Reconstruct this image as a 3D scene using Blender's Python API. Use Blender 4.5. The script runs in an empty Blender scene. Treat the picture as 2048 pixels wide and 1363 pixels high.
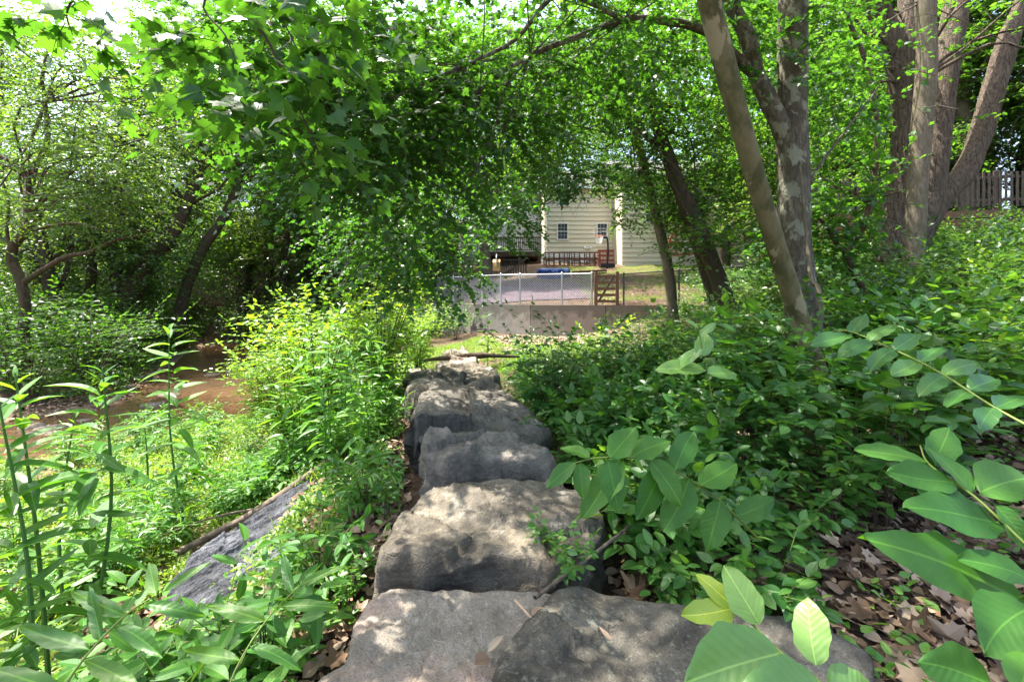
import bpy, math, random
import numpy as np
from mathutils import Vector
# ------------------------------------------------------------------ camera, light, exposure
sc = bpy.context.scene
COL = sc.collection
H = 1.25                                   # eye height above the stone tops
FPX, CX, HZ = 910.0, 1024.0, 590.0         # focal length, centre and horizon in photo pixels
cam = bpy.data.objects.new('camera', bpy.data.cameras.new('camera'))
cam.data.sensor_width = 36; cam.data.lens = FPX/2048*36
cam.data.shift_y = -(681.5-HZ)/2048
cam.data.clip_start = .02; cam.data.clip_end = 600
cam.location = (0, 0, H); cam.rotation_euler = (math.pi/2, 0, 0)
COL.objects.link(cam); sc.camera = cam
SD = Vector((-.33, .15, .93)).normalized()   # towards the sun
world = bpy.data.worlds.new('World'); sc.world = world; world.use_nodes = True
wn = world.node_tree.nodes; sky = wn.new('ShaderNodeTexSky'); sky.sky_type = 'NISHITA'
sky.sun_disc = False; sky.sun_elevation = math.asin(SD.z); sky.sun_rotation = math.atan2(SD.x, SD.y)
sky.air_density = 1.0; sky.dust_density = 4.0; sky.ozone_density = .6
wn['Background'].inputs[1].default_value = .15
world.node_tree.links.new(sky.outputs[0], wn['Background'].inputs[0])
sun = bpy.data.objects.new('sun', bpy.data.lights.new('sun', 'SUN'))
sun.data.energy = 3.8; sun.data.angle = math.radians(.5); sun.data.color = (1, .95, .86)
sun.rotation_euler = SD.to_track_quat('Z', 'Y').to_euler(); COL.objects.link(sun)
vs = sc.view_settings; sc.display_settings.display_device = 'sRGB'
vs.view_transform = 'Standard'; vs.look = 'None'; vs.gamma = 1; vs.use_curve_mapping = False
vs.exposure = 2.4
cy = sc.cycles
cy.max_bounces = 8; cy.diffuse_bounces = 5; cy.glossy_bounces = 3; cy.transmission_bounces = 6
cy.transparent_max_bounces = 8; cy.use_denoising = True; cy.caustics_reflective = False
cy.caustics_refractive = False; cy.sample_clamp_indirect = 6
try: cy.denoiser = 'OPENIMAGEDENOISE'
except Exception: pass

rng = np.random.default_rng(7)
# ------------------------------------------------------------------ numeric helpers
def P(u, v, Y):                              # photo pixel at a depth -> point in the place
    return np.array([(u-CX)/FPX*Y, Y, H-(v-HZ)/FPX*Y])
def G(u, v, z=0.0):                          # photo pixel on a level z
    return P(u, v, (H-z)*FPX/(v-HZ))
def nrm(a):
    a = np.asarray(a, float); return a/np.maximum(np.linalg.norm(a, axis=-1, keepdims=True), 1e-9)
_T = np.random.default_rng(3).random((64, 64, 64))
def vnoise(p):
    p = np.asarray(p, float); i = np.floor(p).astype(int); f = p-i; f = f*f*(3-2*f); i &= 63; j = (i+1) & 63
    x, y, z = f[..., 0], f[..., 1], f[..., 2]
    def g(a, b, c): return _T[(i if a == 0 else j)[..., 0], (i if b == 0 else j)[..., 1], (i if c == 0 else j)[..., 2]]
    c00 = g(0,0,0)*(1-x)+g(1,0,0)*x; c10 = g(0,1,0)*(1-x)+g(1,1,0)*x
    c01 = g(0,0,1)*(1-x)+g(1,0,1)*x; c11 = g(0,1,1)*(1-x)+g(1,1,1)*x
    return ((c00*(1-y)+c10*y)*(1-z)+(c01*(1-y)+c11*y)*z)*2-1
def fbm(p, o=4, g=.5):
    p = np.asarray(p, float); a = 1.; s = 0.
    for k in range(o): s = s+a*vnoise(p*(2**k)+k*17.3); a *= g
    return s
def sstep(a, b, x):
    t = np.clip((x-a)/(b-a), 0, 1); return t*t*(3-2*t)
def polydist(x, y, pts):
    d = np.full(np.shape(x), 1e9)
    for (ax, ay), (bx, by) in zip(pts[:-1], pts[1:]):
        dx, dy = bx-ax, by-ay; t = np.clip(((x-ax)*dx+(y-ay)*dy)/(dx*dx+dy*dy), 0, 1)
        d = np.minimum(d, np.hypot(x-ax-t*dx, y-ay-t*dy))
    return d
STREAM = [(-18, 3.3), (-12, 5.2), (-8.5, 7.1), (-6.9, 9.1), (-7.3, 11.5), (-9, 14.5), (-11.5, 19), (-15, 27), (-22, 40)]
WATER = -1.15
WALL = [(-6.5, 21), (-3.2, 18.6), (-1.3, 16.3), (.6, 15.0), (3.0, 14.6), (5.2, 14.4), (7.4, 14.2)]   # concrete retaining wall
def wall_y(x):
    xs, ys = zip(*WALL); return np.interp(x, xs, ys)
def hgt(x, y):
    x = np.asarray(x, float); y = np.asarray(y, float)
    n = fbm(np.stack([x*.6, y*.6, x*0+1.3], -1), 3)*.07
    edge = np.interp(y, [0, 3.3, 6.7, 10, 16, 22], [-.62, -.75, -1.55, -1.9, -3.2, -4])
    d = edge-x
    left = -.32-.72*sstep(0, 2.0, d)
    r = x-1.2
    right = -.2+.10*np.maximum(x-.4, 0)*0+.19*np.log1p(np.exp(np.clip((r-1.2)*1.4, -30, 30)))/1.4
    right = right+.055*np.clip(y-6, 0, 12)*sstep(3, 9, x)
    z = np.where(d > 0, left, -.32+(right+.2)+.14*sstep(.2, 1.1, x-edge-.9))
    z = z+.1*sstep(9.5, 11, y)*sstep(-3.5, -1, x)*(x < 6)
    sd = polydist(x, y, STREAM)
    far = (d > 4)
    bank = np.where(sd > 1.7, 0, 1)
    z = np.where((d > 3) & (sd > 3), np.maximum(z, z+np.clip((d-6.5)*.10, 0, 2.5)), z)
    z = z-.42*(1-sstep(.9, 2.3, sd))
    wy = wall_y(x); up = .86+np.clip((y-wy)*.165, 0, 3.2)
    beh = sstep(0.06, .2, y-wy)*(x > -6.5)
    z = z*(1-beh)+np.maximum(z, up)*beh
    z = np.where(y > 26, np.maximum(z, 2.2*sstep(24, 34, y)+np.clip((y-34)*.06, 0, 5)), z)
    z = z+np.clip((np.hypot(x+2, y)-24)*.22, 0, 9)*(x < -2+0*y)*sstep(-2, -8, x)
    return z+n*sstep(.8, 3, np.abs(x-edge-.7))+n*.3
def ground(x, y): return float(hgt(np.array([x]), np.array([y]))[0])

# ------------------------------------------------------------------ mesh building
def link(o, parent=None):
    COL.objects.link(o)
    if parent is not None: o.parent = parent
    return o
def mk(name, V, F, mats, parent=None, rnd=None, uv=None, midx=None, smooth=False, origin=None):
    V = np.asarray(V, float)
    if parent is not None:
        q = parent
        while q is not None: V = V-np.array(q.location); q = q.parent
    elif origin is not None: V = V-np.array(origin)
    F = [np.asarray(f) for f in (F if isinstance(F, list) else [F]) if len(f)]
    me = bpy.data.meshes.new(name); me.vertices.add(len(V)); me.vertices.foreach_set('co', V.astype(np.float32).ravel())
    lv = np.concatenate([f.ravel() for f in F]); tot = np.concatenate([np.full(len(f), f.shape[1]) for f in F])
    st = np.concatenate([[0], np.cumsum(tot)[:-1]])
    me.loops.add(len(lv)); me.loops.foreach_set('vertex_index', lv.astype(np.int32))
    me.polygons.add(len(tot)); me.polygons.foreach_set('loop_start', st.astype(np.int32)); me.polygons.foreach_set('loop_total', tot.astype(np.int32))
    for m in (mats if isinstance(mats, (list, tuple)) else [mats]): me.materials.append(m)
    if midx is not None: me.polygons.foreach_set('material_index', np.asarray(midx, np.int32))
    me.polygons.foreach_set('use_smooth', np.full(len(tot), smooth, bool))
    me.update(calc_edges=True)
    if rnd is not None:
        a = me.attributes.new('rnd', 'FLOAT', 'POINT'); a.data.foreach_set('value', np.asarray(rnd, np.float32))
    if uv is not None:
        l = me.uv_layers.new(name='UVMap'); l.data.foreach_set('uv', np.asarray(uv, np.float32)[lv].ravel())
    o = bpy.data.objects.new(name, me)
    if parent is None and origin is not None: o.location = origin
    return link(o, parent)
def tag(o, label=None, cat=None, group=None, kind=None):
    if label: o['label'] = label
    if cat: o['category'] = cat
    if group: o['group'] = group
    if kind: o['kind'] = kind
    return o
def thing(name, loc, label, cat, group=None):
    o = bpy.data.objects.new(name, None); o.location = tuple(float(c) for c in loc); o.empty_display_size = .1; COL.objects.link(o)
    return tag(o, label, cat, group)
def copy_tree(o, loc, rz=0., s=1., label=None, group=None, parent=None):
    c = o.copy(); COL.objects.link(c)
    if parent is None:
        c.location = tuple(float(v) for v in loc); c.rotation_euler = (0, 0, rz); c.scale = (s, s, s)
        if label: c['label'] = label
        if group: c['group'] = group
    else: c.parent = parent
    for ch in list(o.children): copy_tree(ch, None, parent=c)
    return c

class MB:                                    # collects boxes, bars, tubes into one mesh
    def __init__(s): s.V = []; s.F = []; s.n = 0; s.R = []
    def add(s, V, F, r=.5):
        V = np.asarray(V, float); s.V.append(V); s.R.append(np.full(len(V), r))
        for f in (F if isinstance(F, list) else [F]): s.F.append(np.asarray(f)+s.n)
        s.n += len(V); return s
    def box(s, a, b, r=.5, rot=0., piv=None, sl=0.):
        (x0, y0, z0), (x1, y1, z1) = a, b
        V = np.array([[x0,y0,z0],[x1,y0,z0],[x1,y1,z0],[x0,y1,z0],[x0,y0,z1],[x1,y0,z1],[x1,y1,z1],[x0,y1,z1]], float)
        if rot:
            p = np.array(piv if piv is not None else [(x0+x1)/2, (y0+y1)/2, 0]); c, q = math.cos(rot), math.sin(rot)
            d = V-p; V = np.stack([d[:,0]*c-d[:,1]*q, d[:,0]*q+d[:,1]*c, d[:,2]], 1)+p
        return s.add(V, np.array([[0,3,2,1],[4,5,6,7],[0,1,5,4],[1,2,6,5],[2,3,7,6],[3,0,4,7]]), r)
    def bar(s, a, b, w, h=None, up=(0,0,1), r=.5):
        a = np.array(a, float); b = np.array(b, float); h = h or w; d = nrm(b-a); u = np.array(up, float)
        if abs(np.dot(d, u)) > .95: u = np.array([0, 1., 0])
        sx = nrm(np.cross(d, u)); uz = np.cross(sx, d)
        V = [e+i*sx*w/2+j*uz*h/2 for e in (a, b) for i, j in ((-1,-1),(1,-1),(1,1),(-1,1))]
        return s.add(V, np.array([[0,1,2,3],[7,6,5,4],[0,4,5,1],[1,5,6,2],[2,6,7,3],[3,7,4,0]]), r)
    def tube(s, pts, rad, n=8, wob=0., seed=0, sub=0, r=.5, cap=True):
        pts = np.array(pts, float); rad = np.full(len(pts), rad) if np.isscalar(rad) else np.array(rad, float)
        if sub:
            t = np.arange(len(pts)); q = np.linspace(0, len(pts)-1, (len(pts)-1)*sub+1)
            pp = np.vstack([2*pts[0]-pts[1], pts, 2*pts[-1]-pts[-2]]); out = []
            for a in q:
                i = min(int(a), len(pts)-2); f = a-i; p0, p1, p2, p3 = pp[i:i+4]
                out.append(.5*((2*p1)+(p2-p0)*f+(2*p0-5*p1+4*p2-p3)*f*f+(3*p1-p0-3*p2+p3)*f**3))
            rad = np.interp(q, t, rad); pts = np.array(out)
        m = len(pts); tg = nrm(np.gradient(pts, axis=0)); u = np.array([1., .13, 0]) if abs(tg[0][0]) < .8 else np.array([0, 1., .1])
        V = np.zeros((m, n, 3)); an = np.arange(n)/n*2*math.pi
        for i in range(m):
            u = nrm(u-np.dot(u, tg[i])*tg[i]); w = np.cross(tg[i], u)
            V[i] = pts[i]+rad[i]*(np.cos(an)[:, None]*u+np.sin(an)[:, None]*w)
        if wob:
            q = V.reshape(-1, 3); c = np.repeat(pts, n, 0); k = wob*fbm(q*np.array([3, 3, 1.2])/max(rad.max()*4, .05)+seed, 3)
            V = (q+(q-c)*k[:, None]).reshape(m, n, 3)
        i = np.arange(m-1)[:, None]*n; j = np.arange(n)[None]; j2 = (j+1) % n
        F = np.stack([i+j, i+j2, i+n+j2, i+n+j], -1).reshape(-1, 4)
        V = V.reshape(-1, 3)
        if cap and n <= 12 or cap:
            V = np.vstack([V, pts[-1]+tg[-1]*rad[-1]*.3]); k = len(V)-1; b = (m-1)*n
            T = np.stack([b+np.arange(n), b+(np.arange(n)+1) % n, np.full(n, k)], 1)
            return s.add(V, [F, T], r)
        return s.add(V, F, r)
    def build(s, name, mat, parent=None, smooth=False, origin=None):
        F = {}
        for f in s.F: F.setdefault(f.shape[1], []).append(f)
        return mk(name, np.vstack(s.V), [np.vstack(v) for v in F.values()], mat, parent, rnd=np.concatenate(s.R), smooth=smooth, origin=origin)

# ------------------------------------------------------------------ leaves
def tpl_far():
    return dict(V=np.array([[0,0,0],[.30,.42,.07],[0,1,-.04],[-.30,.42,.07]]), T=np.array([[0,1,2],[0,2,3]]))
def tpl_ovate(w=.27, n=4, curl=.14, fold=.07):
    ys = np.linspace(0, 1, n+1); V = [[0, 0, 0]]; 
    prof = lambda y: w*(math.sin(math.pi*min(1, y**.8))**.75)
    T = []
    for k in range(1, n):
        y = ys[k]; ww = prof(y); z = -curl*y*y; V += [[-ww, y, z+fold*ww/w], [0, y, z], [ww, y, z+fold*ww/w]]
    V.append([0, 1, -curl]); e = len(V)-1
    T += [[0, 2, 1], [0, 3, 2]]
    for k in range(n-2):
        a = 1+3*k; b = a+3; T += [[a, a+1, b], [a+1, b+1, b], [a+1, a+2, b+1], [a+2, b+2, b+1]]
    a = 1+3*(n-2); T += [[a, a+1, e], [a+1, a+2, e]]
    return dict(V=np.array(V, float), T=np.array(T))
def tpl_maple():
    o = [(0,0),(.16,.05),(.34,-.02),(.36,.16),(.58,.30),(.42,.42),(.44,.62),(.26,.56),(.16,.66),(.13,.80),(0,1.02)]
    o += [(-x, y) for x, y in o[1:-1][::-1]]
    V = [[0, .38, .0]]+[[x, y, -.16*abs(x)*1.2-.14*y*y] for x, y in o]; n = len(o)
    return dict(V=np.array(V), T=np.array([[0, 1+i, 1+(i+1) % n] for i in range(n)]))
def tpl_lance():
    return tpl_ovate(.125, 6, .34, .05)
FAR, OVA, MAP, LAN = tpl_far(), tpl_ovate(), tpl_maple(), tpl_lance()
OVB = tpl_ovate(.27, 7, .16, .05)
def leaves(t, pos, dr, nm, size):            # -> V, T, rnd, uv
    dr = nrm(dr); nm = nrm(nm-np.sum(nm*dr, -1, keepdims=True)*dr); sd = np.cross(dr, nm)
    L = t['V']; s = size[:, None, None]
    cur = (rng.random(len(pos))*1.6)[:, None, None]
    V = pos[:, None]+s*(L[None, :, 0:1]*sd[:, None]+L[None, :, 1:2]*dr[:, None]+cur*L[None, :, 2:3]*nm[:, None])
    k = len(L); T = (t['T'][None]+(np.arange(len(pos))*k)[:, None, None]).reshape(-1, 3)
    r = np.repeat(rng.random(len(pos)), k); uv = np.tile(np.stack([L[:, 0]+.5, L[:, 1]], 1), (len(pos), 1))
    return V.reshape(-1, 3), T, r, uv
def spray_leaves(c, ax, L, k, size, droop=.25, tilt=.45, ang=.95):
    N = len(c); ax = nrm(ax); t = (np.arange(k)+.6)/k; up = np.array([0, 0, 1.])
    t = t[None, :, None]; Lk = L[:, None, None]
    pos = c[:, None]+ax[:, None]*Lk*t+np.array([0, 0, -1.])*droop*Lk*t*t
    sd = nrm(np.cross(ax, up)+1e-3)[:, None]; sg = np.where(np.arange(k) % 2 == 0, 1., -1.)[None, :, None]
    a = ang+rng.normal(0, .25, (N, k, 1)); a[:, -1] *= .15
    d = ax[:, None]*np.cos(a)+sd*sg*np.sin(a)+rng.normal(0, .16, (N, k, 3)); d[..., 2] -= droop*.8
    nm = up+rng.normal(0, tilt, (N, k, 3))
    s = (size*(.65+.5*rng.random((N, k)))*(1-.2*t[..., 0]))
    return pos.reshape(-1, 3), d.reshape(-1, 3), nm.reshape(-1, 3), s.ravel()
def twig_mesh(c, ax, L, droop, r0):          # three-sided thin twigs
    N = len(c); ax = nrm(ax); sd = nrm(np.cross(ax, [0, 0, 1.])+1e-3); up = np.cross(sd, ax)
    V = []; 
    for t, r in ((0, 1), (.5, .7), (1, .3)):
        p = c+ax*(L*t)[:, None]; p[:, 2] -= droop*L*t*t
        for a in (0, 2.1, 4.2): V.append(p+r0*r*(math.cos(a)*sd+math.sin(a)*up))
    V = np.stack(V, 1); q = []
    for l in (0, 3):
        for j in range(3): q.append([l+j, l+(j+1) % 3, l+3+(j+1) % 3, l+3+j])
    return V.reshape(-1, 3), (np.array(q)[None]+(np.arange(N)*9)[:, None, None]).reshape(-1, 4)
def px(p):
    Y = np.maximum(p[:, 1], .05); return CX+p[:, 0]/Y*FPX, HZ-(p[:, 2]-H)/Y*FPX
def crown(name, blobs, parent, mats, k=9, size=.1, L=.5, tpl=FAR, droop=.25, tilt=.45, gap=.25, gs=.9, twig=.004, keep=None, seed=0, flat=.35, dens=1.9):
    """blobs: (centre, radii, count). keep: function of points -> mask"""
    C, A = [], []
    for c, r, n in blobs:
        n = int(n*dens); r = np.array([r]*3 if np.isscalar(r) else r, float); q = nrm(rng.normal(size=(n, 3)))*(rng.random((n, 1))**.45)
        p = np.array(c)+q*r; A.append(nrm(q*[1, 1, flat]+rng.normal(0, .45, (n, 3))*[1, 1, .4])); C.append(p)
    C = np.vstack(C); A = np.vstack(A)
    m = fbm(C*gs+seed*9.7, 2, .6) > -.55+gap*1.6-.3
    if keep is not None: m &= keep(C)
    C, A = C[m], A[m]; Ls = L*(.6+.8*rng.random(len(C)))
    pos, d, nm, s = spray_leaves(C, A, Ls, k, size, droop, tilt)
    if keep is not None:
        m = keep(pos); pos, d, nm, s = pos[m], d[m], nm[m], s[m]
    V, T, r, uv = leaves(tpl, pos, d, nm, s)
    W, Q = twig_mesh(C, A, Ls, droop, twig)
    V2 = np.vstack([V, W]); Q = Q+len(V)
    return mk(name, V2, [T, Q], mats, parent, rnd=np.concatenate([r, np.full(len(W), .5)]),
              uv=np.vstack([uv, np.full((len(W), 2), .5)]), midx=np.concatenate([np.zeros(len(T)), np.ones(len(Q))]))
def boughs(mb, anchor, blobs, n, r0=.03, sag=.1, seed=0):
    rr = np.random.default_rng(seed+50)
    for c, r, _ in blobs:
        r = np.array([r]*3 if np.isscalar(r) else r, float)
        for i in range(n):
            e = np.array(c)+nrm(rr.normal(size=3))*r*.8; a = np.array(anchor if np.ndim(anchor) == 1 else anchor[rr.integers(len(anchor))], float)
            L = np.linalg.norm(e-a); m1 = a+(e-a)*.35+rr.normal(0, .11*L, 3)+[0, 0, sag*L]; m2 = a+(e-a)*.7+rr.normal(0, .06*L, 3)+[0, 0, sag*L*.6]
            mb.tube([a, m1, m2, e], [r0, r0*.7, r0*.45, r0*.15], n=5, sub=3)

# ------------------------------------------------------------------ materials
class NT:
    def __init__(s, name):
        s.m = bpy.data.materials.new(name); s.m.use_nodes = True; s.t = s.m.node_tree; s.t.nodes.clear()
    def n(s, typ, ins=None, **kw):
        o = s.t.nodes.new('ShaderNode'+typ)
        for k, v in kw.items(): setattr(o, k, v)
        for k, v in (ins or {}).items():
            if hasattr(v, 'is_linked') or isinstance(v, bpy.types.NodeSocket): s.t.links.new(v, o.inputs[k])
            else: o.inputs[k].default_value = v
        return o
    def ramp(s, fac, stops, interp='LINEAR'):
        o = s.n('ValToRGB', {0: fac}); e = o.color_ramp.elements; o.color_ramp.interpolation = interp
        while len(e) < len(stops): e.new(.5)
        for a, (p, c) in zip(e, stops): a.position = p; a.color = (*c, 1) if len(c) == 3 else c
        return o.outputs[0]
    def noise(s, scale, detail=4, rough=.55, vec=None, dist=0.):
        i = {'Scale': scale, 'Detail': detail, 'Roughness': rough, 'Distortion': dist}
        if vec is not None: i['Vector'] = vec
        return s.n('TexNoise', i).outputs['Fac']
    def math(s, op, a, b=0.): return s.n('Math', {0: a, 1: b}, operation=op).outputs[0]
    def mix(s, f, a, b, bt='MIX'):
        o = s.n('Mix', data_type='RGBA', blend_type=bt)
        for k, v in ((0, f), (6, a), (7, b)):
            if isinstance(v, bpy.types.NodeSocket): s.t.links.new(v, o.inputs[k])
            else: o.inputs[k].default_value = v if k == 0 else ((*v, 1) if len(v) == 3 else v)
        return o.outputs[2]
    def coord(s, scale=(1,1,1), rot=(0,0,0), kind='Object'):
        tc = s.n('TexCoord').outputs[kind]
        return s.n('Mapping', {'Vector': tc, 'Scale': scale, 'Rotation': rot}).outputs[0]
    def bump(s, h, st=.4, d=.02, nin=None):
        i = {'Height': h, 'Strength': st, 'Distance': d}
        if nin is not None: i['Normal'] = nin
        return s.n('Bump', i).outputs[0]
    def out(s, col, rough=.8, normal=None, spec=.3, metal=0.):
        i = {'Base Color': col if isinstance(col, bpy.types.NodeSocket) else (*col, 1), 'Roughness': rough, 'Specular IOR Level': spec, 'Metallic': metal}
        if normal is not None: i['Normal'] = normal
        p = s.n('BsdfPrincipled', i); o = s.n('OutputMaterial', {'Surface': p.outputs[0]}); return s.m
def leaf_mat(name, c0, c1, c2, trans=.42, rough=.42, vein=False, tb=(3.2, 2.8, .9), spec=.5):
    t = NT(name); r = t.n('Attribute', attribute_name='rnd').outputs['Fac']
    r = t.math('ADD', t.math('MULTIPLY', r, .62), t.math('MULTIPLY', t.n('ObjectInfo').outputs['Random'], .38))
    col = t.ramp(r, [(0, c0), (.55, c1), (1, c2)]); nor = None
    if vein:
        uv = t.n('UVMap').outputs[0]; sx = t.n('SeparateXYZ', {0: uv}); x = t.math('ABSOLUTE', t.math('SUBTRACT', sx.outputs[0], .5))
        rib = t.math('LESS_THAN', x, .009)
        q = t.math('SINE', t.math('MULTIPLY', t.math('SUBTRACT', sx.outputs[1], t.math('MULTIPLY', x, .9)), 58.))
        vn = t.math('GREATER_THAN', q, .93); f = t.math('MAXIMUM', rib, t.math('MULTIPLY', vn, .10))
        blot = t.noise(14., 3)
        col = t.mix(t.math('MULTIPLY', blot, .45), col, t.mix(1., col, (1.5, 1.35, 1.1), 'MULTIPLY'))
        col = t.mix(f, col, t.mix(1., col, (1.9, 1.6, 1.6), 'MULTIPLY'))
        sp = t.ramp(t.noise(55., 3, .6, t.coord()), [(.70, (0,0,0)), (.73, (1,1,1))]); col = t.mix(t.math('MULTIPLY', sp, .8), col, (.10,.055,.02))
        col = t.mix(t.ramp(t.noise(9., 4, .6, t.coord()), [(.35, (.55,.55,.55)), (.6, (0,0,0))]), col, t.mix(1., col, (.62,.70,.7), 'MULTIPLY'))
        nor = t.bump(q, .12, .0015)
    i = {'Base Color': col, 'Roughness': rough, 'Specular IOR Level': spec}
    if nor is not None: i['Normal'] = nor
    p = t.n('BsdfPrincipled', i); tc = t.mix(1., col, tb, 'MULTIPLY'); tr = t.n('BsdfTranslucent', {'Color': tc})
    m = t.n('MixShader', {0: trans, 1: p.outputs[0], 2: tr.outputs[0]}); t.n('OutputMaterial', {'Surface': m.outputs[0]}); return t.m
def bark(name, c0, c1, c2=None, scale=(9, 9, 2.2), bump=.7, dist=.03, patch=None, pscale=5.):
    t = NT(name); v = t.coord(scale); a = t.noise(1.6, 6, .65, v, .6); b = t.noise(3., 5, .6, t.coord((2.2, 2.2, 1.2)))
    col = t.ramp(a, [(.32, c0), (.62, c1)])
    if c2: col = t.mix(t.ramp(b, [(.5, (0,0,0)), (.62, (1,1,1))]), col, c2)
    if patch: col = t.mix(t.ramp(t.noise(pscale, 5, .6, t.coord((1, 1, .7)), .3), [(.54, (0,0,0)), (.585, (1,1,1))]), col, patch)
    return t.out(col, .85, t.bump(a, bump, dist), .2)
def plain(name, c, rough=.7, var=.25, scale=6., spec=.3, metal=0., bump=0.):
    t = NT(name); n = t.noise(scale, 4); col = t.ramp(n, [(.25, tuple(x*(1-var) for x in c)), (.75, tuple(min(1, x*(1+var)) for x in c))])
    return t.out(col, rough, t.bump(n, bump, .01) if bump else None, spec, metal)
M = {}
M['leaf_canopy'] = leaf_mat('leaf_canopy', (.021,.068,.014), (.038,.108,.017), (.072,.150,.022), .5)
M['leaf_maple'] = leaf_mat('leaf_maple', (.019,.068,.013), (.033,.10,.016), (.058,.138,.020), .5)
M['leaf_pale'] = leaf_mat('leaf_pale', (.035,.095,.022), (.065,.135,.03), (.12,.19,.045), .42, .36, spec=.7)
M['leaf_dark'] = leaf_mat('leaf_dark', (.018,.062,.018), (.038,.10,.024), (.08,.15,.032), .35, .4)
M['leaf_bright'] = leaf_mat('leaf_bright', (.06,.155,.018), (.11,.215,.022), (.19,.29,.032), .42)
M['leaf_spice'] = leaf_mat('leaf_spice', (.020,.080,.018), (.044,.135,.024), (.10,.205,.034), .34, .4, True, spec=.55)
M['leaf_hero'] = leaf_mat('leaf_hero', (.07,.17,.04), (.10,.21,.05), (.15,.27,.05), .25, .4, True)
M['leaf_near'] = leaf_mat('leaf_near', (.024,.09,.014), (.042,.13,.018), (.07,.175,.022), .32, .5, True, spec=.3)
M['leaf_stalk'] = leaf_mat('leaf_stalk', (.03,.115,.018), (.055,.155,.02), (.09,.2,.022), .42, .45, True)
M['leaf_cover'] = leaf_mat('leaf_cover', (.03,.12,.015), (.06,.17,.02), (.12,.24,.03), .38)
M['grass'] = leaf_mat('grass', (.055,.13,.02), (.10,.19,.025), (.2,.27,.045), .4)
M['twig'] = plain('twig', (.05,.035,.022), .8)
M['twig_green'] = plain('twig_green', (.12,.17,.03), .6)
M['stalk'] = plain('stalk', (.06,.14,.025), .6)
M['bark_smooth'] = bark('bark_smooth', (.085,.075,.032), (.14,.12,.06), (.06,.06,.022), (5,5,1.4), .3, .01, (.22,.19,.11), 4.2)
M['bark_mottled'] = bark('bark_mottled', (.045,.038,.028), (.15,.13,.095), (.075,.062,.042), (16,16,6), 1., .04, (.22,.22,.16), 7.)
M['bark_ridged'] = bark('bark_ridged', (.022,.016,.012), (.16,.12,.085), None, (22,22,3.2), 1., .07)
M['bark_grey'] = bark('bark_grey', (.075,.06,.04), (.16,.13,.09), (.095,.085,.045), (18,18,5), .6, .02)
M['bark_dark'] = bark('bark_dark', (.03,.022,.016), (.10,.07,.045), (.05,.055,.025), (12,12,3), .7, .03)
M['bark_red'] = bark('bark_red', (.035,.024,.016), (.10,.068,.042), (.055,.05,.024), (8,8,2.2), .6, .02)

def stone_mat(name, c0, c1, lich, tint=None, lamt=.60, rot=(.5,.3,0), sts=(4, 4, 9)):
    t = NT(name); o = t.coord(); st = t.coord(sts, rot); a = t.noise(2.6, 8, .62, o, .4); b = t.noise(2.0, 6, .65, st, .8); f = t.noise(38., 5, .7, o)
    col = t.ramp(a, [(.30, c0), (.70, c1)])
    col = t.mix(t.math('MULTIPLY', t.ramp(b, [(.35, (1,1,1)), (.55, (0,0,0))]), .45), col, tuple(x*.45 for x in c0))
    if tint: col = t.mix(t.ramp(t.noise(1.5, 4, .6, o, .5), [(.50, (0,0,0)), (.62, (.8,.8,.8))]), col, tint)
    col = t.mix(t.ramp(t.noise(4.5, 8, .72, o, .2), [(lamt, (0,0,0)), (lamt+.09, (.75,.75,.75))]), col, lich)
    col = t.mix(t.math('MULTIPLY', t.ramp(f, [(.55, (0,0,0)), (.72, (1,1,1))]), .5), col, lich)
    cr = t.n('TexVoronoi', {'Vector': t.n('Mapping', {'Vector': t.n('VectorMath', {0: o, 1: t.n('TexNoise', {'Vector': o, 'Scale': 2., 'Detail': 2.}).outputs['Color']}, operation='ADD').outputs[0], 'Scale': (.7, 1.7, 1.5)}).outputs[0], 'Scale': 1.3}, feature='DISTANCE_TO_EDGE').outputs[0]
    ck = t.ramp(cr, [(0, (1,1,1)), (.008, (0,0,0))]); col = t.mix(t.math('MULTIPLY', ck, .0), col, tuple(x*.25 for x in c0))
    g2 = t.noise(150., 4, .75, o); col = t.mix(t.math('MULTIPLY', t.ramp(g2, [(.35, (1,1,1)), (.5, (0,0,0))]), .5), col, tuple(x*.35 for x in c0))
    wz = t.ramp(t.noise(1.3, 7, .62, t.coord((1, 1, 1), (0, .4, .8)), .5), [(.47, (0,0,0)), (.57, (1,1,1))]); col = t.mix(t.math('MULTIPLY', wz, .42), col, tuple(x*.42 for x in c0))      # dark weathered patches
    v2 = t.n('TexVoronoi', {'Vector': t.coord((1, 1.6, 2.2), (.3, .2, .6)), 'Scale': 7.}).outputs['Distance']; v3 = t.noise(13., 7, .72, o)
    f = t.math('ADD', f, t.math('ADD', t.math('MULTIPLY', v2, .8), t.math('MULTIPLY', v3, 1.4)))
    f = t.math('ADD', f, t.math('SUBTRACT', t.math('MULTIPLY', g2, .5), t.math('MULTIPLY', ck, .25)))
    hh = t.math('ADD', t.math('MULTIPLY', b, .45), t.math('ADD', t.math('MULTIPLY', f, .34), a))
    return t.out(col, .88, t.bump(hh, 1., .05), .2)
M['stone_a'] = stone_mat('stone_a', (.21,.18,.145), (.38,.335,.275), (.52,.49,.41), (.43,.30,.235))
M['stone_a2'] = stone_mat('stone_a2', (.13,.113,.092), (.31,.275,.228), (.46,.44,.37), None, .60)
M['stone_b'] = stone_mat('stone_b', (.065,.058,.047), (.21,.188,.152), (.42,.42,.33), None, .59)
M['stone_c'] = stone_mat('stone_c', (.09,.076,.058), (.26,.225,.175), (.44,.41,.33), (.27,.225,.16), .57)
M['stone_d'] = stone_mat('stone_d', (.085,.076,.063), (.25,.224,.186), (.42,.40,.34), None, .59)
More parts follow.
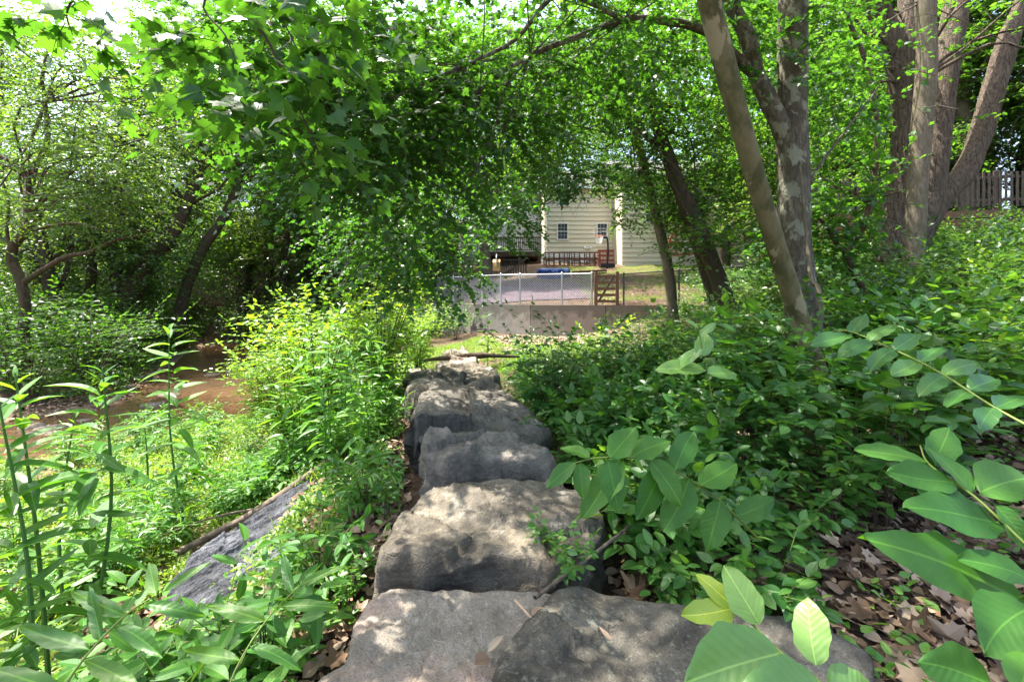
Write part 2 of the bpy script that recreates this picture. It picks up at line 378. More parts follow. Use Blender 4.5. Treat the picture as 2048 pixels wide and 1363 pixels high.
M['slate'] = stone_mat('slate', (.04,.042,.05), (.2,.207,.235), (.34,.35,.38), None, .60, (0, 0, -.685), (26, 2.2, 6))

# ------------------------------------------------------------------ terrain
def gm():
    t = NT('soil'); o = t.coord(); a = t.noise(9., 8, .7, o); b = t.noise(60., 6, .7, o); g = t.noise(.35, 4, .6, o)
    col = t.ramp(a, [(.3, (.035,.022,.013)), (.5, (.09,.06,.038)), (.7, (.19,.14,.10))])
    col = t.mix(t.math('MULTIPLY', b, .5), col, (.15,.10,.07))
    zz = t.n('SeparateXYZ', {0: o}).outputs[2]; bed = t.n('MapRange', {0: zz, 1: -1.02, 2: -1.14}).outputs[0]      # sandy stream bed
    col = t.mix(bed, col, t.mix(t.noise(5., 6, .7, o), (.20,.135,.085), (.38,.27,.17)))
    return t.out(col, .95, t.bump(t.math('ADD', a, t.math('MULTIPLY', b, .6)), 1., .06), .15)
M['soil'] = gm()
def grid(xs, ys, fz):
    X, Y = np.meshgrid(xs, ys); Z = fz(X, Y); nx, ny = len(xs), len(ys)
    i = (np.arange(ny-1)[:, None]*nx+np.arange(nx-1)[None]).reshape(-1)
    return np.stack([X, Y, Z], -1).reshape(-1, 3), np.stack([i, i+1, i+nx+1, i+nx], 1)
xs = np.concatenate([np.linspace(-300, -40, 10), np.linspace(-36, -8.2, 70), np.linspace(-8, 8, 230), np.linspace(8.2, 34, 70), np.linspace(40, 300, 10)])
ys = np.concatenate([np.linspace(-60, -4, 10), np.linspace(-3, 18, 300), np.linspace(18.2, 44, 80), np.linspace(48, 400, 14)])
V, F = grid(xs, ys, hgt)
gob = mk('ground', V, F, M['soil'], smooth=True); tag(gob, kind='structure')
# water
t = NT('water'); o = t.coord(); w = t.n('TexNoise', {'Scale': 5., 'Detail': 3., 'Vector': t.coord((1, .5, 1))}).outputs['Fac']
i = {'Base Color': (.13,.085,.05,1), 'Roughness': .05, 'Specular IOR Level': .6, 'Normal': t.bump(w, .5, .05)}
p = t.n('BsdfPrincipled', i); tr = t.n('BsdfTransparent', {'Color': (.85,.70,.55,1)}); 
mx = t.n('MixShader', {0: .58, 1: tr.outputs[0], 2: p.outputs[0]}); t.n('OutputMaterial', {'Surface': mx.outputs[0]}); M['water'] = t.m
V, F = grid(np.linspace(-30, -3.5, 60), np.linspace(1, 44, 60), lambda x, y: x*0+WATER)
tag(mk('stream_water', V, F, M['water']), kind='structure')

# ------------------------------------------------------------------ stones
def stone(label, outline, z0, mat, thick=.5, seed=0, tilt=(0, 0), amp=.035, ridge=0., na=150, nr=34, rdir=(1, .3), edge=.06, name='boulder', group='flat boulders laid in a row as a wall'):
    pl = np.array(outline, float); c = pl.mean(0)
    seg = np.vstack([pl, pl[:1]]); d = np.concatenate([[0], np.cumsum(np.hypot(*np.diff(seg, axis=0).T))]); q = np.linspace(0, d[-1], na, endpoint=False)
    ol = np.stack([np.interp(q, d, seg[:, 0]), np.interp(q, d, seg[:, 1])], 1)
    for _ in range(1): ol = (np.roll(ol, 1, 0)+2*ol+np.roll(ol, -1, 0))/4
    ol = ol+(ol-c)*(.045*fbm(np.c_[ol*5, np.full(na, seed*3.1)], 3))[:, None]
    R = []
    for k in range(1, nr+1):
        s = (k/nr)**.8; p = c+(ol-c)*s; e = (1-s)
        R.append(np.c_[p, np.full(na, -edge*math.exp(-e*26))])
    for k in range(1, 13):
        s = 1+.012*min(k, 2)/2+.004*k; R.append(np.c_[c+(ol-c)*s, np.full(na, -edge-thick*k/12)])
    V = np.vstack([[[c[0], c[1], 0]]]+R); top = np.exp(-np.maximum(0, -V[:, 2]-edge*1.1)*20)
    q = V.copy(); q[:, 2] += z0+seed
    u = (V[:, 0]*rdir[0]+V[:, 1]*rdir[1])
    n1 = fbm(q*1.7+seed, 5, .55); n2 = fbm(q*np.array([8, 8, 10])+seed, 5, .65)
    terr = n1*3.2; terr = (np.floor(terr)+sstep(.30, .42, terr-np.floor(terr)))/3.2      # broken, stepped faces
    rs = np.random.default_rng(seed); S = V[:, :3]+.10*np.stack([fbm(q*2+9, 3), fbm(q*2+31, 3), fbm(q*2+57, 3)], -1)
    lo, hi = V.min(0), V.max(0); pc = rs.uniform(lo, hi, (34, 3)); pn = rs.normal(0, .13, (34, 3)); dd = ((S[:, None]-pc[None])**2*[1, 1, 1.5]).sum(-1); w1 = np.argmin(dd, 1)
    fac = (((S-pc[w1])*pn[w1]).sum(-1)+rs.normal(0, amp*.25, 34)[w1])*min(1, np.ptp(pl[:, 0])/1.1)          # tilted fracture planes
    V[:, 2] += (amp*(.2*n1+.8*terr)+.012*n2+fac*1.25*min(1, amp/.033))*top+tilt[0]*(V[:, 0]-c[0])+tilt[1]*(V[:, 1]-c[1])
    if ridge: V[:, 2] += ridge*(fbm(np.c_[u*7, (V[:, 0]*rdir[1]-V[:, 1]*rdir[0])*.9, u*0+seed], 2, .6)+.6*np.abs(fbm(np.c_[u*22, (V[:, 0]*rdir[1]-V[:, 1]*rdir[0])*2.0, u*0+seed+5], 3, .7)))*top
    off = (1-top)*(.04*terr+.03*n2+fac*1.2-.02); dv = nrm(V[:, :2]-c); V[:, :2] += dv*off[:, None]
    V[:, 2] += z0
    F = []; a = np.arange(na); b = (a+1) % na
    T = np.stack([np.zeros(na, int), 1+a, 1+b], 1); nrg = nr+12
    for k in range(nrg-1): F.append(np.stack([1+k*na+a, 1+(k+1)*na+a, 1+(k+1)*na+b, 1+k*na+b], 1))
    o = mk(name, V, [T, np.vstack(F)], mat, smooth=False, origin=(c[0], c[1], z0))
    o.data.polygons.foreach_set('use_smooth', np.ones(len(o.data.polygons), bool))
    return tag(o, label, 'boulder', group)
def gp(lst, z=0.): return [tuple(G(u, v, z)[:2]) for u, v in lst]
stone('front grey slab with a pinkish worn face and a crack, nearest the camera', gp([(560,1440),(640,1352),(694,1325),(708,1235),(738,1195),(815,1170),(960,1170),(1085,1176),(1120,1190),(1092,1235),(1050,1290),(1000,1330),(1010,1460),(800,1560)]), 0., M['stone_a'], .5, 1, (0, .02), .009, edge=.02)
stone('dark slab with a pale lichened corner, at the right of the nearest slab', gp([(1098,1190),(1180,1180),(1300,1196),(1460,1220),(1640,1240),(1740,1300),(1780,1400),(1700,1600),(1300,1640),(960,1600),(985,1350),(1030,1290),(1070,1240)]), .018, M['stone_b'], .5, 2, (-.02, .02), .012, edge=.025)
stone('broad grey boulder with a broken dark front edge, second in the row', gp([(752,1118),(782,1060),(815,1005),(855,978),(905,962),(1000,952),(1100,952),(1185,968),(1205,1010),(1195,1060),(1175,1095),(1100,1108),(980,1098),(900,1118),(820,1116)], .09), .08, M['stone_c'], .6, 3, (-.04, -.02), .022, .008, edge=.025)
stone('rough humped grey boulder, third in the row', gp([(843,905),(848,880),(880,862),(940,858),(1010,866),(1075,880),(1108,893),(1090,900),(1000,906),(900,912)], .14), .12, M['stone_a2'], .6, 4, (-.10, .03), .04, .015, edge=.035)
stone('long dark boulder with a sheer left face, fourth in the row', gp([(824,880),(838,815),(850,780),(920,774),(1000,786),(1065,818),(1100,855),(1080,878),(1000,884),(930,880),(880,882)], .07), .06, M['stone_d'], .9, 5, (-.05, 0), .028, .01, edge=.03)
stone('low grey boulder behind the long dark one', gp([(812,780),(820,762),(860,752),(940,752),(1000,762),(1030,786),(1000,796),(920,790),(860,794)], .04), .04, M['stone_d'], .6, 6, (-.04, .0), .03)
stone('flat grey boulder with a rounded pale top near the end of the row', gp([(878,756),(885,740),(920,732),(970,733),(990,744),(1000,756),(940,760)]), .03, M['stone_c'], .4, 7, (0, .02), .04)
stone('small dark boulder at the left end of the row', gp([(815,756),(822,742),(860,736),(884,740),(876,756),(840,762)]), -.03, M['stone_b'], .4, 8, (0, 0), .04)
stone('low pale slab half lost in grass beyond the log', gp([(872,722),(885,706),(925,700),(950,706),(955,720),(910,726)]), .0, M['stone_a'], .4, 9, (0, .04), .03)
stone('small flat stone left of the log end', gp([(805,740),(812,728),(838,722),(852,730),(845,742)]), -.12, M['stone_a'], .3, 10)
SLX = [(-1.72,4.55),(-2.35,4.45),(-2.9,3.9),(-3.0,3.3),(-2.6,2.75),(-2.1,2.7),(-1.55,3.0),(-1.35,3.7),(-1.4,4.3)]
SLX = [tuple(G(u, v, -.55)[:2]) for u, v in ((640,935),(560,955),(470,1000),(385,1045),(340,1090),(335,1160),(400,1200),(480,1165),(570,1105),(640,1040),(670,980))]
stone('low outcrop of blue grey layered slate on the bank left of the boulders', SLX, -.71, M['slate'], .4, 12, (.20, .05), .008, .05, rdir=(.77, -.63), edge=.05, name='slate_outcrop', nr=90, na=420, group=None)
r2 = np.random.default_rng(5)
for k in range(16):                          # cobbles on the stream margin
    i = r2.integers(2, 6); a = np.array(STREAM[i]); b = np.array(STREAM[i+1]); p = a+(b-a)*r2.random()+r2.normal(0, 1.1, 2); r = .10+.16*r2.random()
    an = np.arange(9)/9*6.283; ol = [(p[0]+math.cos(q)*r*(.8+.5*r2.random()), p[1]+math.sin(q)*r*(.7+.4*r2.random())) for q in an]
    stone('brown stone lying in the shallow stream bed', ol, max(ground(*p), WATER-.05)+.07, M['stone_c'], .2, 20+k, (0,0), .02, na=40, nr=8, edge=.04, name='stream_stone', group='stones in the stream bed')
# ------------------------------------------------------------------ retaining wall, fence, gate
t = NT('concrete'); o = t.coord(); a = t.noise(3., 7, .65, o); st = t.noise(2.2, 6, .6, t.coord((1.3, 1.3, .9)))
sx = t.n('SeparateXYZ', {0: o}); zz = sx.outputs[2]
col = t.ramp(a, [(.3, (.20,.185,.16)), (.7, (.33,.31,.27))])
wx = t.ramp(t.n('MapRange', {0: sx.outputs[0], 1: -1.5, 2: 3.5}).outputs[0], [(0, (0,0,0)), (1, (1,1,1))])
col = t.mix(t.math('MULTIPLY', wx, .8), col, (.25,.165,.125))
stain = t.math('MULTIPLY', t.ramp(t.math('ADD', t.math('MULTIPLY', st, 1.1), t.math('MULTIPLY', zz, .62)), [(.80, (0,0,0)), (.92, (1,1,1))]), .6)
col = t.mix(stain, col, (.075,.065,.05)); M['concrete'] = t.out(col, .9, t.bump(a, .4, .02), .2)
M['joint'] = plain('joint', (.05,.045,.04), .9)
M['galv'] = plain('galv', (.42,.43,.44), .45, .15, metal=.6)
M['fence_dark'] = plain('fence_dark', (.06,.055,.05), .6, metal=.3)
M['wood_brown'] = bark('wood_brown', (.08,.042,.027), (.17,.095,.06), None, (20,20,3), .3, .005)
M['wood_grey'] = bark('wood_grey', (.05,.04,.033), (.12,.095,.075), None, (14,14,3), .3, .005)
M['wood_red'] = plain('wood_red', (.30,.07,.04), .7); M['rail_red'] = plain('rail_red', (.15,.06,.045), .7)
M['wood_dark'] = bark('wood_dark', (.05,.03,.025), (.11,.07,.055), None, (12,12,3), .3, .005)
M['wood_tan'] = plain('wood_tan', (.50,.30,.12), .6)
M['white'] = plain('white', (.75,.75,.73), .5, .05)
M['black'] = plain('black', (.015,.015,.017), .5)
M['glass'] = plain('glass', (.02,.03,.035), .25, .5, 1.5, spec=.25)
wb = thing('retaining_wall', (0.6, 15, 0), 'long stained concrete retaining wall at the end of the path', 'wall')
pts = np.array(WALL); seg = []
for k, ((ax, ay), (bx, by)) in enumerate(zip(WALL[:-1], WALL[1:])):
    mb = MB(); dx, dy = nrm(np.array([bx-ax, by-ay])); nx, ny = dy, -dx; e = .008
    L = math.hypot(bx-ax, by-ay); n = 16; V = []; F = []
    for i in range(n+1):
        x, y = ax+dx*(e+(L-2*e)*i/n), ay+dy*(e+(L-2*e)*i/n)
        for s, z in ((0, -.75), (0, .93), (.22, .93), (.22, -.75)): V.append((x-nx*s, y-ny*s, z))
    for i in range(n):
        for j in range(4): F.append((4*i+j, 4*i+(j+1) % 4, 4*i+4+(j+1) % 4, 4*i+4+j))
    F += [(0, 3, 2, 1), (4*n, 4*n+1, 4*n+2, 4*n+3)]
    mb.add(V, np.array(F)); mb.build('wall_panel', M['concrete'], wb)
for ux, r in ((1008, .05), (1205, .13)):       # weep holes
    q = P(ux, 648 if ux < 1100 else 655, wall_y((ux-CX)/FPX*14.9)-.012); mb = MB(); mb.box(q-[r, .0, r*.8], q+[r, .03, r*.8]); mb.build('drain_hole', M['black'], wb)
def chain_fence(name, A, B, z0, h, mat, label, posts, sp=.085, w=.007, dz=0):
    A, B = np.array(A, float), np.array(B, float); L = np.linalg.norm(B-A); d = (B-A)/L; za, zb = (z0 if np.ndim(z0) else (z0, z0))
    f = thing(name, (A[0], A[1], za), label, 'fence'); n = int(L/sp); mb = MB()
    def at(s, z): q = A+d*s; zz = za+(zb-za)*s/L; return (q[0], q[1], zz+z)
    k = -h
    while k < L:
        for sg in (0, 1):
            s0, s1 = k, k+h; z_0, z_1 = (0, h) if sg == 0 else (h, 0)
            c0, c1 = max(s0, 0), min(s1, L)
            if c1 > c0:
                m0 = z_0+(z_1-z_0)*(c0-s0)/h; m1 = z_0+(z_1-z_0)*(c1-s0)/h; mb.bar(at(c0, m0), at(c1, m1), w)
        k += sp
    mb.build('chain_link_mesh', mat, f)
    mb = MB(); mb.tube([at(0, h), at(L, h)], .021, 8); mb.build('top_rail', mat, f)
    for s in posts:
        mb = MB(); mb.tube([at(s*L, -.1), at(s*L, h+.04)], .03, 8); mb.tube([at(s*L, h+.04), at(s*L, h+.07)], [.034, .012], 8); mb.build('post', mat, f)
    return f
zt = .93
chain_fence('chain_link_fence', (-3.1, 18.65), (-.4, 15.78), zt, 1.02, M['galv'], 'galvanised chain link fence half buried in vines on the left end of the wall', [.3, .75])
chain_fence('chain_link_fence', (-.39, 15.77), (2.62, 14.78), zt, 1.02, M['galv'], 'silver chain link fence on the concrete wall, left of the wooden gate', [0, .22, .68, .99])
chain_fence('chain_link_fence', (3.5, 14.68), (8.6, 14.3), (zt, 1.25), 1.0, M['fence_dark'], 'dark chain link fence running right from the wooden gate', [.02, .36, .68, 1.])
g = thing('garden_gate', (2.67, 14.75, zt), 'brown slatted wooden gate between two posts on top of the wall', 'gate')
for x in (2.67, 3.36): MB().box((x, 14.7, zt-.05), (x+.1, 14.8, zt+1.08)).build('gate_post', M['wood_brown'], g)
for k in range(5): MB().box((2.78, 14.725, zt+.08+.2*k), (3.35, 14.75, zt+.17+.2*k)).build('slat', M['wood_brown'], g)
MB().bar((2.8, 14.765, zt+.1), (3.33, 14.765, zt+.98), .03, .07).build('brace', M['wood_grey'], g)
# ------------------------------------------------------------------ houses
def siding(mb, x0, x1, y, z0, z1, lap=.2, d=.06):
    n = int((z1-z0)/lap); V = []; F = []
    for k in range(n+1):
        a, b = z0+k*lap, min(z0+(k+1)*lap, z1)
        if b-a < .01: continue
        i = len(V); V += [(x0, y-d, a), (x1, y-d, a), (x1, y, b), (x0, y, b), (x0, y, a), (x1, y, a)]
        F += [(i, i+1, i+2, i+3), (i+4, i+5, i+1, i)]
    mb.add(V, np.array(F))
M['siding_cream'] = plain('siding_cream', (.60,.54,.41), .6, .05, 1.)
M['siding_grey'] = plain('siding_grey', (.46,.49,.48), .6, .06, 1.)
M['roof'] = plain('roof', (.09,.085,.085), .9, .3, 20)
M['brick'] = None
t = NT('brick'); bk = t.n('TexBrick', {'Vector': t.coord((1, 1, 1), (math.pi/2, 0, 0)), 'Color1': (.32,.11,.075,1), 'Color2': (.22,.08,.055,1), 'Mortar': (.5,.46,.42,1), 'Scale': 4.})
M['brick'] = t.out(bk.outputs[0], .9)
def window(h, u, v, Y, w, hh, y, shut=None):
    q = P(u, v, Y); x, z = q[0], q[2]; f = MB(); s = .06
    f.box((x-w/2-s, y-.11, z-hh/2-s), (x-w/2, y-.0, z+hh/2+s)).box((x+w/2, y-.11, z-hh/2-s), (x+w/2+s, y, z+hh/2+s))
    f.box((x-w/2, y-.11, z+hh/2), (x+w/2, y, z+hh/2+s)).box((x-w/2, y-.11, z-hh/2-s), (x+w/2, y, z-hh/2))
    f.box((x-w/2, y-.095, z-.02), (x+w/2, y-.07, z+.02))
    for k in (1, 2):
        f.box((x-w/2+w*k/3-.005, y-.085, z-hh/2), (x-w/2+w*k/3+.005, y-.07, z-.025)); f.box((x-w/2+w*k/3-.005, y-.085, z+.025), (x-w/2+w*k/3+.005, y-.07, z+hh/2))
    for k in (.25, .75): f.box((x-w/2, y-.085, z-hh/2+hh*k-.005), (x+w/2, y-.07, z-hh/2+hh*k+.005))
    wo = f.build('window', M['white'], h); MB().box((x-w/2, y-.068, z-hh/2), (x+w/2, y-.062, z+hh/2)).build('pane', M['glass'], wo)
    if shut:
        for sx in (-1, 1): MB().box((x+sx*(w/2+.3)-.18, y-.06, z-hh/2), (x+sx*(w/2+.3)+.18, y-.025, z+hh/2)).build('shutter', shut, h)
def house(name, u0, u1, Y, veave, vbase, depth, mat, label, wins, lap=.29, gable=2.2, over=.35):
    x0, x1 = P(u0, 0, Y)[0], P(u1, 0, Y)[0]; z0, z1 = P(0, vbase, Y)[2]-1.5, P(0, veave, Y)[2]
    h = thing(name, ((x0+x1)/2, Y, z0), label, 'house'); mb = MB(); siding(mb, x0, x1, Y, z0, z1, lap)
    mb.box((x0, Y+.004, z0), (x1, Y+depth, z1)); mb.build('wall', mat, h)
    mb = MB(); ym = Y+depth/2; zr = z1+gable
    mb.add([(x0-.3, Y-over, z1-.1), (x1+.3, Y-over, z1-.1), (x1+.3, ym, zr), (x0-.3, ym, zr), (x0-.3, Y-over, z1+.08), (x1+.3, Y-over, z1+.08), (x1+.3, ym, zr+.18), (x0-.3, ym, zr+.18),
            (x0-.3, Y+depth+over, z1-.1), (x1+.3, Y+depth+over, z1-.1)], [np.array([[0,3,2,1],[4,5,6,7],[0,1,5,4],[7,6,9,8],[3,8,9,2]]), np.array([[0,4,3],[4,7,3],[1,2,5],[5,2,6]])])
    mb.build('roof', M['roof'], h); MB().box((x0-.3, Y-over-.12, z1-.12), (x1+.3, Y-over-.003, z1+.02)).build('gutter', M['white'], h)
    for u, v, w, hh, s in wins: window(h, u, v, Y, w, hh, Y, s)
    return h, x0, x1, z0, z1
h1, xa, xb, za, zb = house('house', 1089, 1243, 30, 376, 545, 9, M['siding_cream'], 'cream clapboard house with small white sash windows behind the pool', [(1125,463,.62,1.0,None), (1204,463,.62,1.0,None), (1128,396,.62,.95,None)])
MB().tube([(xa+.12, 29.93, za), (xa+.12, 29.93, zb-.1)], .05, 8).build('downpipe', M['white'], h1)
MB().tube([(xb-.1, 29.93, za), (xb-.1, 29.93, zb-.1)], .05, 8).build('downpipe', M['white'], h1)
fl = MB(); q = P(1175, 497, 29.9); fl.box(q-[.09,0,.03], q+[.09,.05,.05]); 
for s in (-1, 1): fl.tube([q, q+[s*.22, -.14, .06]], [.03, .085], 10)
fl.build('floodlight', M['white'], h1)
h2, *_ = house('house', 1244, 1560, 27.5, 352, 560, 10, M['siding_cream'], 'cream clapboard house with dark windows seen through the trees right of the pool', [(1303,428,.7,.95,None), (1403,402,.8,1.1,None), (1470,388,.8,1.3,M['wood_red'])])
h3, *_ = house('house', 925, 1087, 34, 388, 560, 9, M['siding_grey'], 'pale grey clapboard house with dark deck at the far left of the row', [(958,430,.8,1.4,None), (1043,425,.8,1.4,None)], gable=3)
h4, *_ = house('house', 1640, 1990, 22, 250, 470, 9, M['brick'], 'red brick house with white trim high behind the right hand trees', [(1700,300,.9,1.4,None), (1900,300,.9,1.4,None)])
# balcony deck of the left house
def railing(mb, A, B, z, h=.95, sp=.12, s=.045):
    A, B = np.array(A, float), np.array(B, float); L = np.linalg.norm(B-A); n = max(1, int(L/sp)); zz = z if np.ndim(z) else (z, z)
    pt = lambda t, dz: (A[0]+(B[0]-A[0])*t, A[1]+(B[1]-A[1])*t, zz[0]+(zz[1]-zz[0])*t+dz)
    mb.bar(pt(0, h), pt(1, h), .09, .06); mb.bar(pt(0, .1), pt(1, .1), .05, .05)
    for k in range(n+1): mb.bar(pt(k/n, .1), pt(k/n, h), s)
dk = thing('timber_deck', (-1.5, 31, 2), 'dark raised timber deck with railings on the left house', 'deck')
a, b = P(955, 505, 30)[0], P(1082, 505, 30)[0]; zd = P(0, 503, 30)[2]
MB().box((a, 30, zd-.3), (b, 33.9, zd)).build('deck_floor', M['wood_dark'], dk)
mb = MB(); railing(mb, (a, 30.05), (b, 30.05), zd); mb.build('railing', M['wood_dark'], dk)
for x in np.linspace(a+.1, b-.1, 4): MB().box((x-.08, 30.1, zd-4), (x+.08, 30.26, zd-.3)).build('post', M['wood_dark'], dk)
mb = MB(); A, B = P(1052, 520, 24), P(1000, 555, 24); railing(mb, A[:2], B[:2]+[0, .2], (A[2]-.95, B[2]-.95), 1.0, .13); mb.build('stair_railing', M['wood_grey'], dk)
mb = MB(); A, B = P(965, 520, 24.5), P(1052, 520, 24); railing(mb, A[:2], B[:2], (A[2]-1.1, A[2]-1.1), 1.1, .13); mb.build('landing_railing', M['wood_grey'], dk)
# patio behind the cream house
pd = thing('patio_deck', (4, 27.5, 2.6), 'low patio deck with red brown railing in front of the cream house', 'deck')
a, b = P(1088, 0, 27)[0], P(1200, 0, 27)[0]; zd = P(0, 534, 27)[2]
MB().box((a, 27, zd-.8), (b+1.5, 29.9, zd)).build('deck_floor', M['wood_dark'], pd)
mb = MB(); railing(mb, (a, 27.05), (b, 27.05), zd, .85, .3, .06); mb.box((a, 27.02, zd+.42), (b, 27.05, zd+.56)); mb.build('railing', M['rail_red'], pd)
V = []; mb = MB()
for k in range(30): x = a+(b-a)*k/30; mb.box((x+.02, 29.6, zd+.02), (x+.11, 29.64, zd+1.05))
mb.build('skirt_board', M['white'], pd)
r_ = thing('slatted_screen', P(1212, 530, 26.4), 'bright red brown slatted wood panel beside the patio', 'screen')
A = P(1196, 532, 26.4); B = P(1228, 500, 26.4)
for k in range(4): MB().box((A[0], 26.4, A[2]+.02+.27*k), (B[0], 26.43, A[2]+.13+.27*k)).build('board', M['wood_red'], r_)
mb = MB()
for k in range(12): x = A[0]+(B[0]-A[0])*k/11; mb.box((x-.02, 26.44, A[2]), (x+.02, 26.47, A[2]+.98))
mb.build('upright', M['wood_red'], r_)
def chair(u, Y, label):
    q = P(u, 532, Y); q[2] = zd; c = thing('patio_chair', q, label, 'chair', 'black metal patio chairs'); x, y, z = q
    MB().box((x-.25, y-.25, z+.42), (x+.25, y+.25, z+.46)).build('seat', M['black'], c)
    mb = MB(); mb.bar((x-.25, y+.25, z+.44), (x-.25, y+.33, z+1.), .04); mb.bar((x+.25, y+.25, z+.44), (x+.25, y+.33, z+1.), .04)
    for k in range(4): mb.bar((x-.25, y+.27+.02*k, z+.6+.12*k), (x+.25, y+.27+.02*k, z+.6+.12*k), .03)
    mb.build('backrest', M['black'], c)
    for sx in (-1, 1):
        for sy in (-1, 1): MB().bar((x+sx*.24, y+sy*.24, z), (x+sx*.24, y+sy*.24, z+.43), .04).build('leg', M['black'], c)
    for sx in (-1, 1): MB().bar((x+sx*.27, y-.24, z+.65), (x+sx*.27, y+.27, z+.65), .04).build('armrest', M['black'], c)
chair(1100, 28, 'black patio chair at the left end of the deck railing'); chair(1128, 28.2, 'black patio chair in the middle of the deck'); chair(1152, 28, 'black patio chair right of the middle on the deck'); chair(1182, 28.1, 'black patio chair nearest the red slatted panel')
# basketball hoop
q = P(1214, 534, 26); bh = thing('basketball_hoop', q, 'portable basketball hoop with curved black pole and orange rim', 'basketball hoop')
T_ = P(1215, 480, 26); R_ = P(1201, 472, 25.6)
MB().tube([q-[0,0,.1], P(1216, 505, 26), T_, P(1210, 471, 26), R_+[.12, .1, 0]], [.06, .06, .05, .045, .04], 8, sub=4).build('pole', M['black'], bh)
an = np.linspace(0, 6.283, 17); mb = MB(); c = R_-[.12, .2, .02]
mb.tube([c+[.23*math.cos(a), .23*math.sin(a), 0] for a in an], .014, 6, cap=False); M['orange'] = plain('orange', (.6,.1,.03), .5); mb.build('rim', M['orange'], bh)
mb = MB()
for k in range(12):
    a = k/12*6.283; a2 = a+.5
    mb.tube([c+[.23*math.cos(a), .23*math.sin(a), 0], c+[.12*math.cos(a2), .12*math.sin(a2), -.42]], .008, 4); mb.tube([c+[.23*math.cos(a2), .23*math.sin(a2), 0], c+[.12*math.cos(a), .12*math.sin(a), -.42]], .008, 4)
mb.build('net', M['white'], bh)
mb = MB(); bx = lambda x0, z0, x1, z1: mb.box(R_+[x0, .1, z0], R_+[x1, .125, z1])
bx(-.36, 0, .36, .02), bx(-.36, .42, .36, .44), bx(-.36, .02, -.345, .42), bx(.345, .02, .36, .42), bx(-.1, .08, .1, .09), bx(-.1, .2, .1, .21); mb.build('backboard_frame', M['white'], bh)
MB().box(q-[.4,.3,.02], q+[.4,.3,.18]).build('base', M['black'], bh)
# pool
q = P(1110, 557, 21.5); pl = thing('above_ground_pool', q, 'round above ground pool under a crumpled blue cover', 'pool')
M['blue'] = plain('blue', (.012,.02,.10), .5); t = NT('pool_cover'); n = t.noise(4., 6, .7); M['cover'] = t.out(t.ramp(n, [(.48, (.02,.05,.22)), (.6, (.25,.36,.55))]), .35, t.bump(n, 1., .05), .5)
rr_ = .80; an = np.arange(64)/64*6.283; hh = .43; mb = MB()
V = [[q[0]+(rr_+.012*(k % 2))*math.cos(a), q[1]+.8+(rr_+.012*(k % 2))*math.sin(a), q[2]+z] for z in (-.25, hh) for k, a in enumerate(an)]
j = np.arange(64); mb.add(V, np.stack([j, (j+1) % 64, 64+(j+1) % 64, 64+j], 1)); mb.build('pool_wall', M['blue'], pl)
V = []; 
for r, z in ((rr_*1.05, hh-.08), (rr_*1.04, hh+.01), (rr_*.9, hh+.05), (rr_*.5, hh+.06), (.01, hh+.05)):
    for a in an: V.append([q[0]+r*math.cos(a), q[1]+.8+r*math.sin(a), q[2]+z+.03*math.sin(a*9)*r+.02*math.sin(a*23)])
F = np.vstack([np.stack([k*64+j, k*64+(j+1) % 64, (k+1)*64+(j+1) % 64, (k+1)*64+j], 1) for k in range(4)])
mk('pool_cover', V, F, M['cover'], pl, smooth=True)
# timber planter beside pool, swing frame, bird feeder
tp = thing('raised_bed', P(1180, 552, 22), 'red brown timber raised bed beside the blue pool', 'planter')
for k in range(3): A, B = P(1145, 555-k*5.2, 22), P(1212, 551-k*5.2, 23.5); MB().bar(A, B, .12, .11).build('timber', M['wood_brown'], tp)
sf = thing('swing_frame', P(1385, 505, 24), 'red painted timber swing frame on the lawn behind the trees', 'swing frame')
A = [P(u, v, 24) for u, v in ((1340,510),(1340,478),(1352,460),(1425,460),(1425,505),(1352,506))]
for a, b in ((0,1),(1,2),(2,3),(3,4),(5,2),(0,4)): MB().bar(A[a], A[b], .12).build('beam', M['wood_red'], sf)
MB().bar(P(1340,488,24.1), P(1425,483,24.1), .1).build('beam', M['wood_red'], sf)
MB().box(P(1368,498,24.3), P(1390,486,24.5)).build('seat_panel', M['white'], sf)
bf = thing('bird_feeder', P(993, 536, 9.5), 'small wooden bird house with a pale sloping roof hanging from a wire', 'bird house')
x, y, z = P(993, 541, 9.5); w = .075; hgt_ = .2
mb = MB(); mb.add([(x-w,y-w,z),(x+w,y-w,z),(x+w,y+w,z),(x-w,y+w,z),(x-w,y-w,z+.17),(x+w,y-w,z+.17),(x+w,y+w,z+.24),(x-w,y+w,z+.24)], np.array([[0,3,2,1],[4,5,6,7],[0,1,5,4],[1,2,6,5],[2,3,7,6],[3,0,4,7]])); mb.build('box', M['wood_tan'], bf)
mb = MB(); mb.bar((x, y-w-.05, z+.165), (x, y+w+.03, z+.262), .2, .014, up=(1,0,0)); mb.V[-1] = mb.V[-1]; mb.build('roof', M['white'], bf)
MB().tube([(x, y, z+.22), (x+.02, y, z+1.2), (x, y, z+2.6)], .004, 5).build('hanging_wire', M['fence_dark'], bf)
